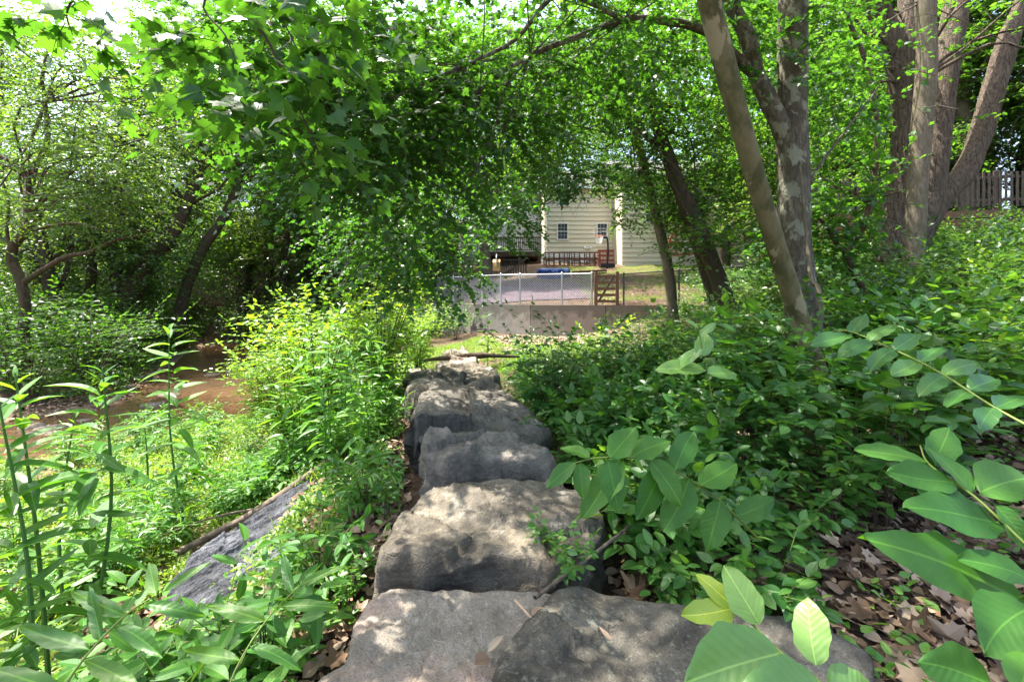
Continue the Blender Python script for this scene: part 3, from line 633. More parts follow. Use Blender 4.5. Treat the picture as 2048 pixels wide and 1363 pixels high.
# upper right timber terrace and picket fence
tw = thing('timber_retaining_wall', P(1850, 480, 12.2), 'brown stacked timber retaining wall on the slope at the right', 'wall')
for k in range(4): MB().bar(P(1640, 486-k*16, 13.5)+[0, 0, 0], P(2300, 476-k*19, 11.6), .18, .205, r=.3+k*.1).build('timber', M['wood_brown'], tw)
pf = thing('picket_fence', P(1850, 420, 13), 'grey weathered picket fence above the timber retaining wall', 'fence')
A, B = P(1610, 424, 14.2), P(2300, 404, 12.2); mb = MB(); L = np.linalg.norm(B-A); n = int(L/.13)
for k in range(n+1): a = A+(B-A)*k/n; mb.box(a-[.035,.01,0], a+[.035,.01,1.0+.02*math.sin(k*7)])
mb.build('pickets', M['wood_grey'], pf); pf.children[0].name = 'picket'
for dz in (.2, .85): MB().bar(A+[0,.04,dz], B+[0,.04,dz], .04, .08).build('rail', M['wood_grey'], pf)
for s in np.linspace(0, 1, 6): a = A+(B-A)*s; MB().box(a+[-.05,.03,-1], a+[.05,.13,1.05]).build('post', M['wood_grey'], pf)
V, F = grid(np.linspace(-1.5, 3.2, 20), np.linspace(16, 20.5, 20), lambda x, y: hgt(x, y)+.03)
M['gravel'] = plain('gravel', (.07,.05,.06), .9, .6, 30, bump=1.); tag(mk('gravel_bank', V, F, M['gravel']), kind='structure')

# ------------------------------------------------------------------ trees with their own trunks
def keep_view(p):                            # where the photo looks through to the yard
    u, v = px(p); w = fbm(p*2.2, 2)*22; Y = p[:, 1]
    a = (u > 1092+w) & (u < 1238+w) & (v > 400+w) & (v < 640)
    b = (u > 1000+w) & (u < 1330+w) & (v > 515+w) & (v < 665)
    c = (u > 1240) & (u < 1560) & (v > 500+w) & (v < 605) & (fbm(p*1.3+5, 2) > -.15)
    d = (u > 975) & (u < 1020) & (v > 500) & (v < 550)
    e = (((u > 1770+w) & (u < 1945+w) & (v < 560)) | ((u > 1880) & (v < 420+(1900-u)*.9+w+40) & (v > 0))) & (Y < 10.6) & (fbm(p*1.6+3, 2) > -.45)
    return ~((((a | b | c | d) & (Y < 27)) | e) & (Y > .1))
def limbs(mb, rows, sub=5, n=14, wob=.12, seed=0):
    for pts, r in rows: mb.tube([P(*p) for p in pts], r, n, wob, seed, sub)
def tree(name, base, label, rows, bmat, blobs, lmats, cat='tree', group=None, anchor=None, nb=3, br=.02, n=14, wob=.12, seed=0, **kw):
    T = thing(name, base, label, cat, group); mb = MB(); limbs(mb, rows, n=n, wob=wob, seed=seed)
    if anchor is not None and nb: boughs(mb, anchor, blobs, nb, br, seed=seed)
    mb.build('trunk', bmat, T, smooth=True)
    if blobs: crown('crown', blobs, T, lmats, seed=seed, **kw)
    return T
LM = [M['leaf_maple'], M['twig']]; LC = [M['leaf_canopy'], M['twig']]; LP = [M['leaf_pale'], M['twig']]; LD = [M['leaf_dark'], M['twig']]; LB = [M['leaf_bright'], M['twig_green']]
# leaning smooth trunk
tree('leaning_tree', P(1655, 880, 4.3), 'smooth blotched olive grey trunk leaning left, in front of the upright trunk',
     [([(1672,930,4.3),(1655,860,4.3),(1634,745,4.25),(1587,600,4.15),(1530,420,4.0),(1482,250,3.85),(1425,30,3.7),(1408,-60,3.6),(1370,-300,3.5),(1330,-560,3.4)], [.15,.115,.09,.083,.083,.084,.088,.085,.075,.05])],
     M['bark_smooth'], [((1.2, 3.2, 5.2), (1.9, 1.4, .8), 260), ((2.8, 3.6, 5.6), (1.6, 1.6, .9), 200), ((-2.6, 1.2, 6.6), (1.9, 1.7, .8), 330), ((-.8, 3.6, 6.6), (1.8, 1.6, .7), 300), ((-3.4,-1.,7.2),(2.2,1.6,.8),250), ((.8,.8,6.4),(2,1.5,.7),200)], LC, anchor=P(1370,-300,3.5), nb=5, size=.10, L=.45, tpl=OVA, seed=1, wob=.06)  # higher blobs over path and camera: out of view, added to shade the stones
# upright mottled trunk with arching limb: curtain of maple leaves
cur = [((-1.5, 4.0, 3.0), (1.05, .8, 1.0), 300), ((-1.0, 4.4, 2.25), (.6, .7, .75), 75), ((-.7, 4.8, 3.3), (1.3, .8, .75), 260),
       ((-1.0, 4.6, 1.45), (.35, .4, .4), 14), ((.3, 5.0, 3.9), (1.5, .9, .75), 220), ((1.8, 5.4, 4.4), (1.6, 1., .8), 210), ((3.6, 5.6, 4.0), (1.3, 1., 1.), 150), ((-2.1, 3.6, 3.2), (.6, .5, .7), 60),
       ((-.5, 3.2, 5.2), (2., 1.8, .7), 150), ((1.5, 2.2, 6.5), (3., 2.5, .8), 200), ((-.4, 5.6, 2.9), (.7,.5,.7), 30), ((.4,6.0,4.6),(1.4,.8,.7),170), ((-.75,7,1.85),(.45,.4,.95),55), ((-1.7,6.6,2.4),(.9,.6,.9),150), ((-2.4,7.4,2.1),(.8,.6,.7),80), ((-.15,8,2.7),(.6,.4,.85),110), ((1.35,9,3.5),(1.2,.5,.36),130)]
tree('maple_tree', P(1612, 800, 5.2), 'upright trunk mottled with pale lichen, its long limb arching left over the path',
     [([(1620,830,5.2),(1612,700,5.2),(1604,600,5.2),(1592,500,5.2),(1587,400,5.2),(1584,250,5.2),(1585,100,5.2),(1585,-50,5.2),(1583,-350,5.2)], [.27,.21,.178,.17,.165,.165,.155,.15,.12]),
      ([(1580,300,5.2),(1562,255,5.15),(1540,205,5.1),(1513,150,5.1),(1492,70,5.0),(1450,-20,5.0),(1420,-160,4.9)], [.11,.10,.095,.09,.08,.075,.06]),
      ([(1520,165,5.1),(1470,110,5.0),(1410,62,4.95),(1330,42,4.9),(1250,40,4.8),(1160,72,4.7),(1060,112,4.6),(960,180,4.5),(850,290,4.4),(700,420,4.2)], [.05,.05,.047,.043,.037,.032,.027,.02,.014,.006]),
      ([(1250,40,4.8),(1120,-10,4.6),(1030,80,4.5),(930,130,4.3),(800,190,4.2),(640,260,4.0)], [.03,.025,.02,.016,.012,.005]),
      ([(1060,112,4.6),(1010,180,4.5),(985,270,4.5),(940,360,4.5),(860,480,4.4)], [.014,.012,.01,.008,.004]),
      ([(960,180,4.5),(900,200,4.4),(810,230,4.3),(700,250,4.2)], [.012,.01,.007,.003]),
      ([(1590,420,5.1),(1640,330,5.1),(1700,250,5.2),(1760,170,5.3)], [.02,.016,.012,.008])],
     M['bark_mottled'], cur, LM, anchor=[P(1060,112,4.6), P(960,180,4.5), P(1250,40,4.8), P(930,130,4.3)], nb=2, br=.008, size=.078, k=10, L=.42, tpl=MAP, keep=keep_view, droop=.5, tilt=.55, seed=2, gap=.2, dens=1.7)
# ridged multi stem tree and neighbours, right
tree('oak_tree', P(1790, 560, 9.2), 'thick deeply ridged trunk splitting into three stems near the picket fence',
     [([(1772,640,9.2),(1780,560,9.2),(1790,480,9.2),(1803,400,9.2),(1812,300,9.2),(1808,200,9.2),(1795,110,9.1),(1765,40,9.1),(1738,-30,9.0),(1700,-200,9)], [.46,.36,.29,.255,.25,.25,.24,.21,.19,.15]),
      ([(1812,180,9.2),(1815,80,9.3),(1818,-40,9.4),(1825,-300,9.5)], [.17,.18,.17,.14]),
      ([(1800,520,9.4),(1845,430,9.6),(1862,380,9.7),(1876,257,9.8),(1892,128,9.9),(1910,25,10),(1925,-120,10.1),(1945,-300,10.2)], [.22,.23,.24,.235,.23,.22,.2,.17]),
      ([(1830,500,9.5),(1875,405,9.7),(1928,349,9.8),(1962,267,9.9),(1990,170,10),(2018,77,10),(2050,0,10),(2100,-200,10)], [.2,.21,.21,.2,.2,.19,.18,.14])],
     M['bark_ridged'], [((9.0, 9, 6.5), (2.5, 2, 1.2), 300), ((6.6, 9.4, 5.6), (1.8, 1.5, 1.3), 260), ((10.5, 9, 5.3), (1.6, 1.8, 1.3), 220), ((8.8, 10.8, 4.6), (2.6, .8, .7), 200), ((7.2, 8.5, 8), (3.5, 2.5, 1), 250)],
     LC, anchor=P(1812,180,9.2), nb=3, br=.04, n=24, wob=.10, size=.115, tpl=OVA, keep=keep_view, seed=3, gap=.28)
tree('slender_tree', P(1826, 560, 8.2), 'straight smooth grey brown trunk standing just in front of the ridged stems',
     [([(1823,600,8.2),(1826,539,8.2),(1833,411,8.2),(1843,257,8.2),(1853,128,8.2),(1851,0,8.2),(1850,-300,8.2)], [.175,.165,.155,.155,.155,.15,.12])],
     M['bark_grey'], [((6.0, 8.8, 5.6), (1.2, .8, .8), 120), ((7.6, 7.6, 5.6), (1.4, 1.2, .8), 150)], LC, anchor=P(1851,0,8.2), nb=2, br=.015, size=.10, tpl=OVA, keep=keep_view, seed=4, gap=.35, wob=.05)
tree('crooked_sapling', P(1733, 595, 6.6), 'thin crooked forked sapling between the mottled trunk and the ridged tree',
     [([(1745,640,6.6),(1733,590,6.6),(1692,508,6.5),(1718,472,6.5),(1743,400,6.5),(1754,288,6.5),(1749,205,6.4),(1728,113,6.4),(1700,46,6.3),(1670,-60,6.2)], [.055,.05,.045,.04,.038,.036,.034,.032,.028,.02]),
      ([(1695,510,6.5),(1672,485,6.5),(1655,455,6.5),(1625,425,6.5)], [.035,.03,.025,.018])],
     M['bark_red'], [((5.0, 6.6, 2.6), (1.0, .8, .5), 90), ((5.2, 6.2, 3.9), (1.4, 1., .7), 130), ((4.4, 6.8, 1.95), (.8,.5,.35), 60)], LM, anchor=P(1743,400,6.5), nb=4, br=.012, size=.10, tpl=MAP, keep=keep_view, seed=5, gap=.3, wob=.2)
# arching pair in the middle distance
tree('grey_tree', P(1345, 640, 11.2), 'narrow grey trunk rising in front of the cream house, left of the arching tree',
     [([(1345,660,11.2),(1345,625,11.2),(1338,545,11.2),(1322,470,11.2),(1308,415,11.2),(1287,330,11.1),(1270,250,11),(1262,160,11),(1255,60,11)], [.16,.14,.125,.12,.11,.105,.1,.08,.05])],
     M['bark_grey'], [((3.2, 11, 4.2), (1.1, .9, .9), 240), ((4.4, 11, 3.4), (1., .8, .6), 180), ((3.35, 10.8, 2.85), (.8, .6, .65), 110), ((2.75,10.9,3.35),(.5,.5,.6),80), ((2.9,11.2,6.0),(1.6,1.2,1.2),240)], LC, anchor=P(1287,330,11.1), nb=5, br=.02, size=.11, tpl=OVA, keep=keep_view, seed=6, gap=.25)
tree('arching_tree', P(1450, 615, 10.2), 'dark double trunk leaning left whose upper branches arch over the wall',
     [([(1462,650,10.2),(1450,605,10.2),(1428,540,10.2),(1400,462,10.2),(1357,370,10.1),(1337,313,10),(1316,257,10),(1306,205,9.9),(1291,149,9.9),(1273,118,9.9)], [.24,.21,.19,.18,.165,.15,.12,.09,.06,.03]),
      ([(1430,610,10.4),(1412,550,10.4),(1378,450,10.35),(1345,350,10.2),(1337,313,10.1)], [.12,.11,.1,.1,.09]),
      ([(1306,205,9.9),(1255,180,9.8),(1193,164,9.7),(1137,157,9.6),(1080,154,9.5),(1020,160,9.4),(960,175,9.3)], [.08,.075,.07,.055,.04,.03,.015]),
      ([(1326,303,10),(1280,257,9.9),(1239,231,9.8),(1198,190,9.7),(1147,180,9.6),(1090,190,9.5)], [.07,.06,.055,.045,.035,.02]),
      ([(1235,178,9.8),(1183,149,9.8),(1152,92,9.8),(1131,26,9.8),(1120,-60,9.8)], [.08,.1,.1,.09,.07]),
      ([(1170,125,9.8),(1120,122,9.7),(1080,122,9.6)], [.04,.035,.02])],
     M['bark_dark'], [((1.5, 9.5, 5.6), (1.6, 1., 1.1), 260), ((3.2, 9.6, 5.4), (1.5, 1., 1.2), 260), ((.5, 9.4, 4.6), (1., .8, .9), 150), ((4.8, 9.8, 5.2), (1.4, 1., 1.3), 260), ((5.6, 10, 3.2), (1.1, .8, .7), 200), ((4.3, 9.2, 2.2), (1.2, .7, .45), 140), ((2.3, 9.8, 3.3), (.7,.5,.6), 70), ((5.2,10.4,4.2),(1.2,.8,.9),180), ((1.0,8.5,6.4),(2.,1.,.8),330), ((-.8,8.9,5.8),(1.3,1.,1.),240), ((3.4,8.6,6.6),(1.6,1.,.9),240)],
     LC, anchor=[P(1193,164,9.7), P(1306,205,9.9), P(1239,231,9.8)], nb=3, br=.025, size=.105, tpl=OVA, keep=keep_view, seed=7, gap=.22)
tree('yard_tree', P(967, 500, 22), 'forked tree in front of the grey house deck',
     [([(975,560,22),(967,462,22),(957,410,22),(948,350,22),(940,270,22),(925,160,22)], [.25,.22,.2,.18,.15,.08]),
      ([(970,485,22),(1008,431,22),(1045,385,22),(1078,345,22),(1100,290,22)], [.14,.13,.11,.08,.04]), ([(957,400,22),(985,340,22),(1030,250,22),(1060,160,22)], [.1,.09,.07,.04])],
     M['bark_grey'], [((-1.5, 21.5, 8), (3, 2, 2.2), 380), ((1.8, 22, 9.5), (2.6, 2, 2.2), 340), ((-2.8, 21, 5.2), (1.6, 1.2, 1.2), 180), ((.2, 20.5, 5.6), (1.4, .8, .7), 60), ((3.6, 22, 7.6), (3.2, 1.4, 1.1), 330), ((0.5, 22, 6.9), (1.5, 1.2, 1), 150), ((1,22,12),(3,1.6,2),330), ((5,23,12.5),(3,1.6,2),330), ((-3,22,12),(3,1.6,2.2),330), ((-4.5,20,8.5),(2,1.5,2.),240), ((-5.2,19.5,5),(1.6,1.2,1.4),200)], LC, anchor=P(957,400,22), nb=4, br=.05, size=.17, L=.8, keep=keep_view, seed=8, gap=.3)
# left bank trees
tree('slim_tree', P(46, 690, 11), 'crooked reddish trunk with spreading limbs at the far left beyond the stream',
     [([(45,760,11),(46,672,11),(50,610,11),(42,565,11),(24,518,11),(28,490,11),(50,462,11),(56,435,11),(56,390,11),(54,354,11)], [.13,.115,.1,.1,.105,.1,.095,.085,.08,.075]),
      ([(54,354,11),(30,328,11),(0,313,10.9),(-60,280,10.8)], [.06,.05,.045,.03]), ([(54,354,11),(77,323,11),(95,277,11),(90,205,11),(85,150,10.9),(110,60,10.8)], [.065,.06,.055,.045,.04,.025]),
      ([(46,565,11),(87,539,11),(133,513,10.9),(175,505,10.8),(230,480,10.6),(290,470,10.5)], [.07,.06,.05,.045,.03,.015]), ([(52,462,11),(103,452,11),(154,447,10.9),(220,462,10.8),(320,460,10.6)], [.045,.04,.035,.025,.012]),
      ([(24,518,11),(14,460,11),(18,410,11),(5,360,11)], [.04,.035,.03,.02]), ([(56,354,11),(100,352,10.9),(150,360,10.8),(200,380,10.7)], [.03,.025,.02,.01])],
     M['bark_red'], [((-10.5, 10.6, 5.2), (1.8, 1.3, 1.2), 420), ((-8.8, 10.2, 4.2), (1.7, 1.1, .9), 360), ((-10.6, 10.5, 7.4), (2.0, 1.5, 1.3), 380), ((-7.6, 10.4, 5.6), (1.4, 1.1, 1.1), 260), ((-9.0, 10.0, 3.0), (1.8, 1., .55), 260), ((-12.3,10.5,3.4),(1.2,1.,1.4),200)],
     LP, anchor=[P(54,354,11), P(90,205,11), P(56,435,11)], nb=4, br=.03, size=.095, L=.5, tpl=OVA, seed=9, gap=.36, tilt=.6, dens=1.4)
tree('old_leaning_tree', P(250, 650, 17), 'broad gnarled leaning trunk with flaring base across the stream',
     [([(235,680,17),(245,627,17),(268,575,17),(296,524,17),(335,480,17),(375,410,17.2),(400,330,17.5),(420,200,18)], [.6,.46,.36,.3,.24,.19,.15,.1])],
     M['bark_red'], [((-12.5, 17.5, 8), (2.5, 2, 2), 420), ((-10.5, 18, 11), (2.8, 2, 2.2), 420), ((-14.5,18,5.2),(2.2,1.5,1.3),300)], LP, anchor=P(375,410,17.2), nb=3, br=.06, size=.15, L=.7, seed=10, gap=.2, wob=.3)
tree('dark_leaning_tree', P(365, 640, 18), 'dark slim trunk leaning right, right of the gnarled leaning tree',
     [([(355,670,18),(362,616,18),(380,555,18),(411,488,18),(452,426,18),(480,350,18),(488,260,18.3)], [.26,.22,.2,.18,.17,.14,.1])],
     M['bark_dark'], [((-11, 18.5, 7), (2.2, 1.6, 1.7), 380), ((-9.2, 19, 9.5), (2.2, 1.6, 2), 380), ((-8.2, 18, 5), (1.8, 1.2, 1.2), 260)], LC, anchor=P(480,350,18), nb=3, br=.05, size=.15, L=.7, seed=11, gap=.15)
tree('straight_dark_tree', P(178, 640, 16), 'straight dark trunk half hidden by leaves, left of the gnarled leaning tree',
     [([(172,680,16),(176,616,16),(184,520,16),(180,420,16),(190,250,16)], [.2,.17,.15,.12,.08])], M['bark_dark'],
     [((-15, 16.5, 4.0), (2.2, 1.2, 1.2), 220), ((-16, 16.5, 7), (2.4, 1.6, 1.8), 280)], LP, anchor=P(180,420,16), nb=3, br=.05, size=.14, L=.7, seed=12, gap=.15)
# overhanging branches at the top left, close to the camera
def over_branch(rows, blobs, label, seed, loc):
    T = thing('overhanging_branch', loc, label, 'branch'); mb = MB(); limbs(mb, rows, n=6, wob=0); mb.build('stem', M['twig'], T)
    crown('foliage', blobs, T, LM, k=6, size=.105, L=.26, tpl=MAP, droop=.7, tilt=.6, seed=seed, gap=-.2, twig=.0025, gs=1.2, dens=1.)
over_branch([([(700,-260,2.1),(560,-80,2.05),(498,10,2.0),(540,90,2.0),(590,200,2.0),(640,310,2.0)], [.014,.01,.007,.006,.005,.003]), ([(560,-80,2.05),(410,0,2.1),(450,70,2.1),(470,120,2.1)], [.006,.005,.004,.002]), ([(640,-100,2.1),(560,0,2.1),(590,90,2.1),(600,130,2.1)], [.005,.004,.003,.002])],
            [((-1.12, 2.0, 2.25), (.22, .18, .2), 14), ((-.92, 2.0, 2.1), (.14, .15, .25), 12), ((-1.2, 2.1, 2.1), (.2, .12, .1), 7), ((-1.3,2.1,2.5),(.3,.2,.15),12), ((-.85, 2.05, 2.45), (.25,.2,.2), 16)], 'dark lobed maple leaves on thin twigs hanging into the top left of the view', 21, P(498,10,2.0))
over_branch([([(260,-300,2.3),(180,-60,2.3),(135,20,2.3),(145,70,2.3)], [.01,.008,.005,.002])], [((-2.25, 2.3, 2.62), (.17, .15, .16), 9), ((-2.0, 2.3, 2.75), (.2, .15, .1), 8)], 'small cluster of dark lobed leaves against the sky at the far top left', 22, P(135,20,2.3))
# ------------------------------------------------------------------ generic forest trees behind (three prototypes, copied)
def proto(name, label, cat, hgt_, rad, lm, bm, seed, nblob=9, n=170, size=.2, lean=.4, low=.25):
    T = thing(name, (0, 0, 0), label, cat); mb = MB(); r2 = np.random.default_rng(seed)
    mb.tube([(0,0,-.6), (0,0,.3), (lean*.3,.1,hgt_*.35), (lean,.1,hgt_*.7), (lean*1.2,0,hgt_*.93)], [.3,.24,.2,.12,.04], 10, .15, seed, 4)
    bl = []
    for i in range(nblob):
        z = hgt_*(low+(1-low)*(i+.5)/nblob); a = i*2.4; rr = rad*.55*math.sin(math.pi*min(.95, .3+.62*(i/nblob)))
        bl.append(((rr*math.cos(a)+lean*z/hgt_, rr*math.sin(a), z), (rad*.62, rad*.62, hgt_*.11), n))
    boughs(mb, [(0,0,hgt_*.3), (lean*.5,0,hgt_*.5)], bl, 2, .05, seed=seed); mb.build('trunk', bm, T, smooth=True)
    crown('crown', bl, T, lm, k=9, size=size, L=.8, seed=seed, gap=.42, twig=.006, dens=1.7, gs=.7)
    return T
pr = [proto('forest_tree', 'leafy dark green tree in the dense wood behind', 'tree', 13, 3.2, LC, M['bark_dark'], 31),
      proto('forest_tree', 'mid green tree in the dense wood behind', 'tree', 15, 3.4, LC, M['bark_grey'], 32),
      proto('forest_tree', 'pale green sunlit tree in the dense wood behind', 'tree', 12, 3.0, LP, M['bark_dark'], 33)]
pr += [proto('understorey_tree', 'x', 'tree', 5.5, 2.4, LP, M['bark_dark'], 34, nblob=7, n=150, size=.13, low=.04),
       proto('understorey_tree', 'x', 'tree', 6.5, 2.4, LC, M['bark_dark'], 35, nblob=7, n=150, size=.14, low=.06)]
spots = [(-7.5,20.5,3),(-16,20,4),(-19,19.5,3),(-11,22,3),(-5.6,22,4),(-15,15,3),(-22,21,4),(-4,24,3),(-18,23,3),(14.5,17.5,3),(19,17,4),(18.8,12.5,4),(11,17,3),(17.5,14,4),(-26,26,3),
         (-12,27,1),(-15,25.5,4),(-10,29,0),(-18,29,4),(-13,32,2),(-21,31,3),(-8,31,4),(-12,36,0),(-22,13,2),(-13,24,2),(-9.5,25,1),(-6.5,24.5,0),(-20,27,1),(-26,20,0),(-14,30,0),(-10,33,1),(-4.6,29,1),(-5.5,36,2),(-1,40,0),(-24,34,1),(-17,38,0),(-32,28,2),
         (4,45,1),(9,44,0),(14,42,1),(19,40,2),(12.5,20,1),(16,17,1),(11.5,24.5,0),(20,22,0),(19,13.5,1),(15.5,15.5,1),(17.5,11.2,1),(21,17,0),(18,28,1),(25,30,0),(-30,14,1),(-14.5,16.5,2),(-5.6,22.3,2),(15,19,2),(26,18,1),(-24,44,0),(-8,46,1)]
dtxt = ['dark green', 'mid green', 'pale green', 'low dense pale green', 'low dense mid green']; used = set()
for i, (x, y, k) in enumerate(spots):
    rz = float(rng.random()*6.28); s = float(.85+.4*rng.random()); loc = (x, y, ground(x, y))
    side = 'at the far left of the wood' if x < -15 else ('behind the left end of the concrete wall' if x < -3 else ('behind the houses' if y > 35 else 'on the slope to the right of the houses'))
    lab = dtxt[k]+' leafy tree '+side; grp = dtxt[k]+' trees '+side
    if k not in used: o = pr[k]; o.location = loc; o.rotation_euler = (0,0,rz); o.scale = (s,)*3; o['label'] = lab; o['group'] = grp; used.add(k)
    else: copy_tree(pr[k], loc, rz, s, lab, grp)
# ------------------------------------------------------------------ understorey
def plant(name, label, cat, group, h, spread, nst, lm, size, k, L, tpl, seed, bare=.3, droop=.2, tilt=.35, spst=7, ang=.95, stem_r=.006):
    T = thing(name, (0, 0, 0), label, cat, group); r2 = np.random.default_rng(seed); mb = MB(); C = []; A = []
    for i in range(nst):
        a = i/nst*6.28+r2.normal(0, .4); R = spread*(.25+.6*r2.random()); hh = h*(.7+.35*r2.random()); d = np.array([math.cos(a), math.sin(a), 0])
        pts = [d*.02-[0,0,.12], d*R*.25+[0,0,hh*.4], d*R*.6+[0,0,hh*.8], d*R+[0,0,hh]]
        mb.tube(pts, [stem_r, stem_r*.8, stem_r*.5, stem_r*.25], 5, sub=3)
        for j in range(spst):
            t = bare+(1-bare)*(j+.3*r2.random())/spst; x = t*3; q = min(int(x), 2); p = np.array(pts[q])+(np.array(pts[q+1])-pts[q])*(x-q)
            b = a+r2.normal(0, 1.3); C.append(p); A.append([math.cos(b), math.sin(b), .15+.25*r2.random()])
        C.append(np.array(pts[-1])); A.append([d[0]*.5, d[1]*.5, .8])
    mb.build('stem', M['twig'], T)
    C = np.array(C); A = np.array(A); Ls = L*(.6+.7*r2.random(len(C)))
    pos, dd, nm, s = spray_leaves(C, A, Ls, k, size, droop, tilt, ang)
    V, F, r, uv = leaves(tpl, pos, dd, nm, s); W, Q = twig_mesh(C, A, Ls, droop, .0018)
    mk('foliage', np.vstack([V, W]), [F, Q+len(V)], [lm, M['twig_green']], T, rnd=np.concatenate([r, np.full(len(W), .5)]), uv=np.vstack([uv, np.full((len(W), 2), .5)]),
       midx=np.concatenate([np.zeros(len(F)), np.ones(len(Q))]))
    return T
def place(protos, spots, label, group, s0=.85, s1=1.25, sf=lambda x, y: 1.):
    for i, (x, y) in enumerate(spots):
        k = int(rng.integers(len(protos))); o = protos[k]; rz = float(rng.random()*6.28); s = float((s0+(s1-s0)*rng.random())*sf(x, y)); loc = (x, y, ground(x, y)-.02)
        if 'used' not in PU.setdefault(o.name, {}):
            o.location = loc; o.rotation_euler = (0,0,rz); o.scale = (s,)*3; o['label'] = label; o['group'] = group; PU[o.name]['used'] = 1
        else: copy_tree(o, loc, rz, s, label, group)
PU = {}
def scat(n, x0, x1, y0, y1, ok, dmin):
    out = []
    for _ in range(n*40):
        x, y = x0+(x1-x0)*rng.random(), y0+(y1-y0)*rng.random()
        if ok(x, y) and all((x-a)**2+(y-b)**2 > (dmin*(.6+.06*y))**2 for a, b in out): out.append((x, y))
        if len(out) >= n: break
    return out
eR = lambda y: float(np.interp(y, [1.2, 2, 3, 4.2, 6, 10, 13], [.9, .72, .62, .5, .15, .1, .3]))
eL = lambda y: float(np.interp(y, [0, 3.3, 6.7, 10, 16], [-.62, -.75, -1.55, -1.9, -3.2]))
sA = [plant('spicebush', 'x', 'shrub', 'g', .85, .5, 7, M['leaf_spice'], .125, 6, .34, OVA, 40+i) for i in range(3)]
sB = [plant('spicebush', 'x', 'shrub', 'g', .42, .32, 6, M['leaf_spice'], .115, 5, .22, OVB, 45+i, spst=5) for i in range(2)]
sC = [plant('understorey_shrub', 'x', 'shrub', 'g', .8, .6, 9, M['leaf_dark'], .085, 8, .42, OVA, 50+i, spst=8) for i in range(3)]
place(sA, scat(46, .7, 5, 2.3, 6.0, lambda x, y: x > eR(y)+.5 and x < y*1.25 and not (y < 3.2 and x > 2.3) and (x-2.75)**2+(y-4.0)**2 > .45, .42), 'leafy green spicebush among many under the trees right of the boulders', 'spicebushes right of the boulders', .65, 1.3, lambda x, y: .72 if x < 1.9 else 1.)
place(sB, scat(34, .3, 3, 1.75, 6.5, lambda x, y: eR(y)+.02 < x < eR(y)+.75 and y > 1.9, .27), 'low spicebush at the right edge of the boulder row', 'low spicebushes edging the boulders', .7, 1.4)
sM = [plant('maple_seedling', 'x', 'seedling', 'g', .75, .35, 4, M['leaf_maple'], .11, 4, .22, MAP, 56+i, spst=6, droop=.3) for i in range(2)]
sY = [plant('pale_sapling', 'x', 'sapling', 'g', .95, .4, 5, M['leaf_bright'], .09, 6, .3, OVA, 58, spst=6)]
place(sM, scat(26, .6, 9, 2.6, 9, lambda x, y: x > eR(y)+.5 and x < y*1.2, .8), 'lobed leaved maple seedling poking out of the undergrowth on the right', 'maple seedlings in the undergrowth')
place(sY, scat(14, 1, 9, 3.2, 9, lambda x, y: x > eR(y)+.8 and x < y*1.2, 1.), 'pale yellow green sapling standing above the darker undergrowth on the right', 'pale saplings in the undergrowth')
place(sC, scat(170, -.2, 15, 5.2, 14, lambda x, y: x > eR(y)+.25+max(0, (y-8))*.28 and x < y*1.2 and y < wall_y(x)-.3 and not (x < 1.8 and y > 10.5) and not (x < 4.4 and y > 11.3), .55), 'dark green waist high shrub in the undergrowth on the right hand slope', 'dark shrubs carpeting the right hand slope', 1., 1.5, lambda x, y: 1-.5*float(sstep(4.8, 6.5, y))*(x < 3.)-.4*float(sstep(6.5, 9.5, y))*(x < 6)*(1 if x > 2.8 else .6))
sD = [plant('stream_bank_shrub', 'x', 'shrub', 'g', 1.3, 1.1, 11, M['leaf_canopy'], .10, 8, .6, OVA, 60+i, spst=9, stem_r=.012) for i in range(2)]
sdl = lambda x, y: float(polydist(np.array([x]), np.array([y]), STREAM)[0])
place(sD, scat(60, -22, -3, 9, 23, lambda x, y: sdl(x, y) > 2.3 and x < -y*.28-1 and x > -y*1.2 and (x < -9 or y > 12) and y < np.interp(x, [-22,-8,-6,-3], [24,24,19.5,17.5]), .75), 'dense dark shrub on the far side of the stream', 'dark shrubs across the stream', .9, 1.6)
sE = [plant('bright_shrub', 'x', 'shrub', 'g', 1.9, 1.0, 20, M['leaf_bright'], .095, 8, .42, OVA, 70+i, spst=16, stem_r=.01, bare=.2) for i in range(2)]
for i, (x, y, s, l) in enumerate([(-2.75, 6.4, 1.05, 'sunlit yellow green shrub, left one of the bright clump'), (-2.1, 7.3, 1., 'sunlit yellow green shrub in the middle of the bright clump'), (-3.6, 8.0, .95, 'sunlit yellow green shrub at the back of the bright clump over the stream'), (-1.9, 9.2, .7, 'smaller yellow green shrub right of the bright clump near the log'), (-4.6, 8.3, .62, 'low yellow green shrub at the water edge left of the bright clump'), (-3.4, 6.9, .9, 'leaning yellow green shrub at the front left of the bright clump')]):
    o = sE[i % 2]; loc = (x, y, ground(x, y)-.02)
    if i < 2: o.location = loc; o.scale = (s,)*3; o['label'] = l; o['group'] = 'bright shrubs between path and stream'
    else: copy_tree(o, loc, i*1.3, s, l, 'bright shrubs between path and stream')
vy = [plant('vine_mound', 'x', 'vine', 'g', 1.1, 1., 12, M['leaf_dark'], .09, 9, .6, OVA, 75, spst=9)]
place(vy, [(-1.9, 15.4), (-2.6, 16.6), (-3.3, 17.4), (-4.2, 18.2), (-4.9, 17.0), (-3.9, 15.9), (-5.4, 15.6), (-3.0,14.8), (-4.6,14.2)], 'blue green vines mounded over the left end of the wall', 'vines over the left end of the wall', .8, 1.2)

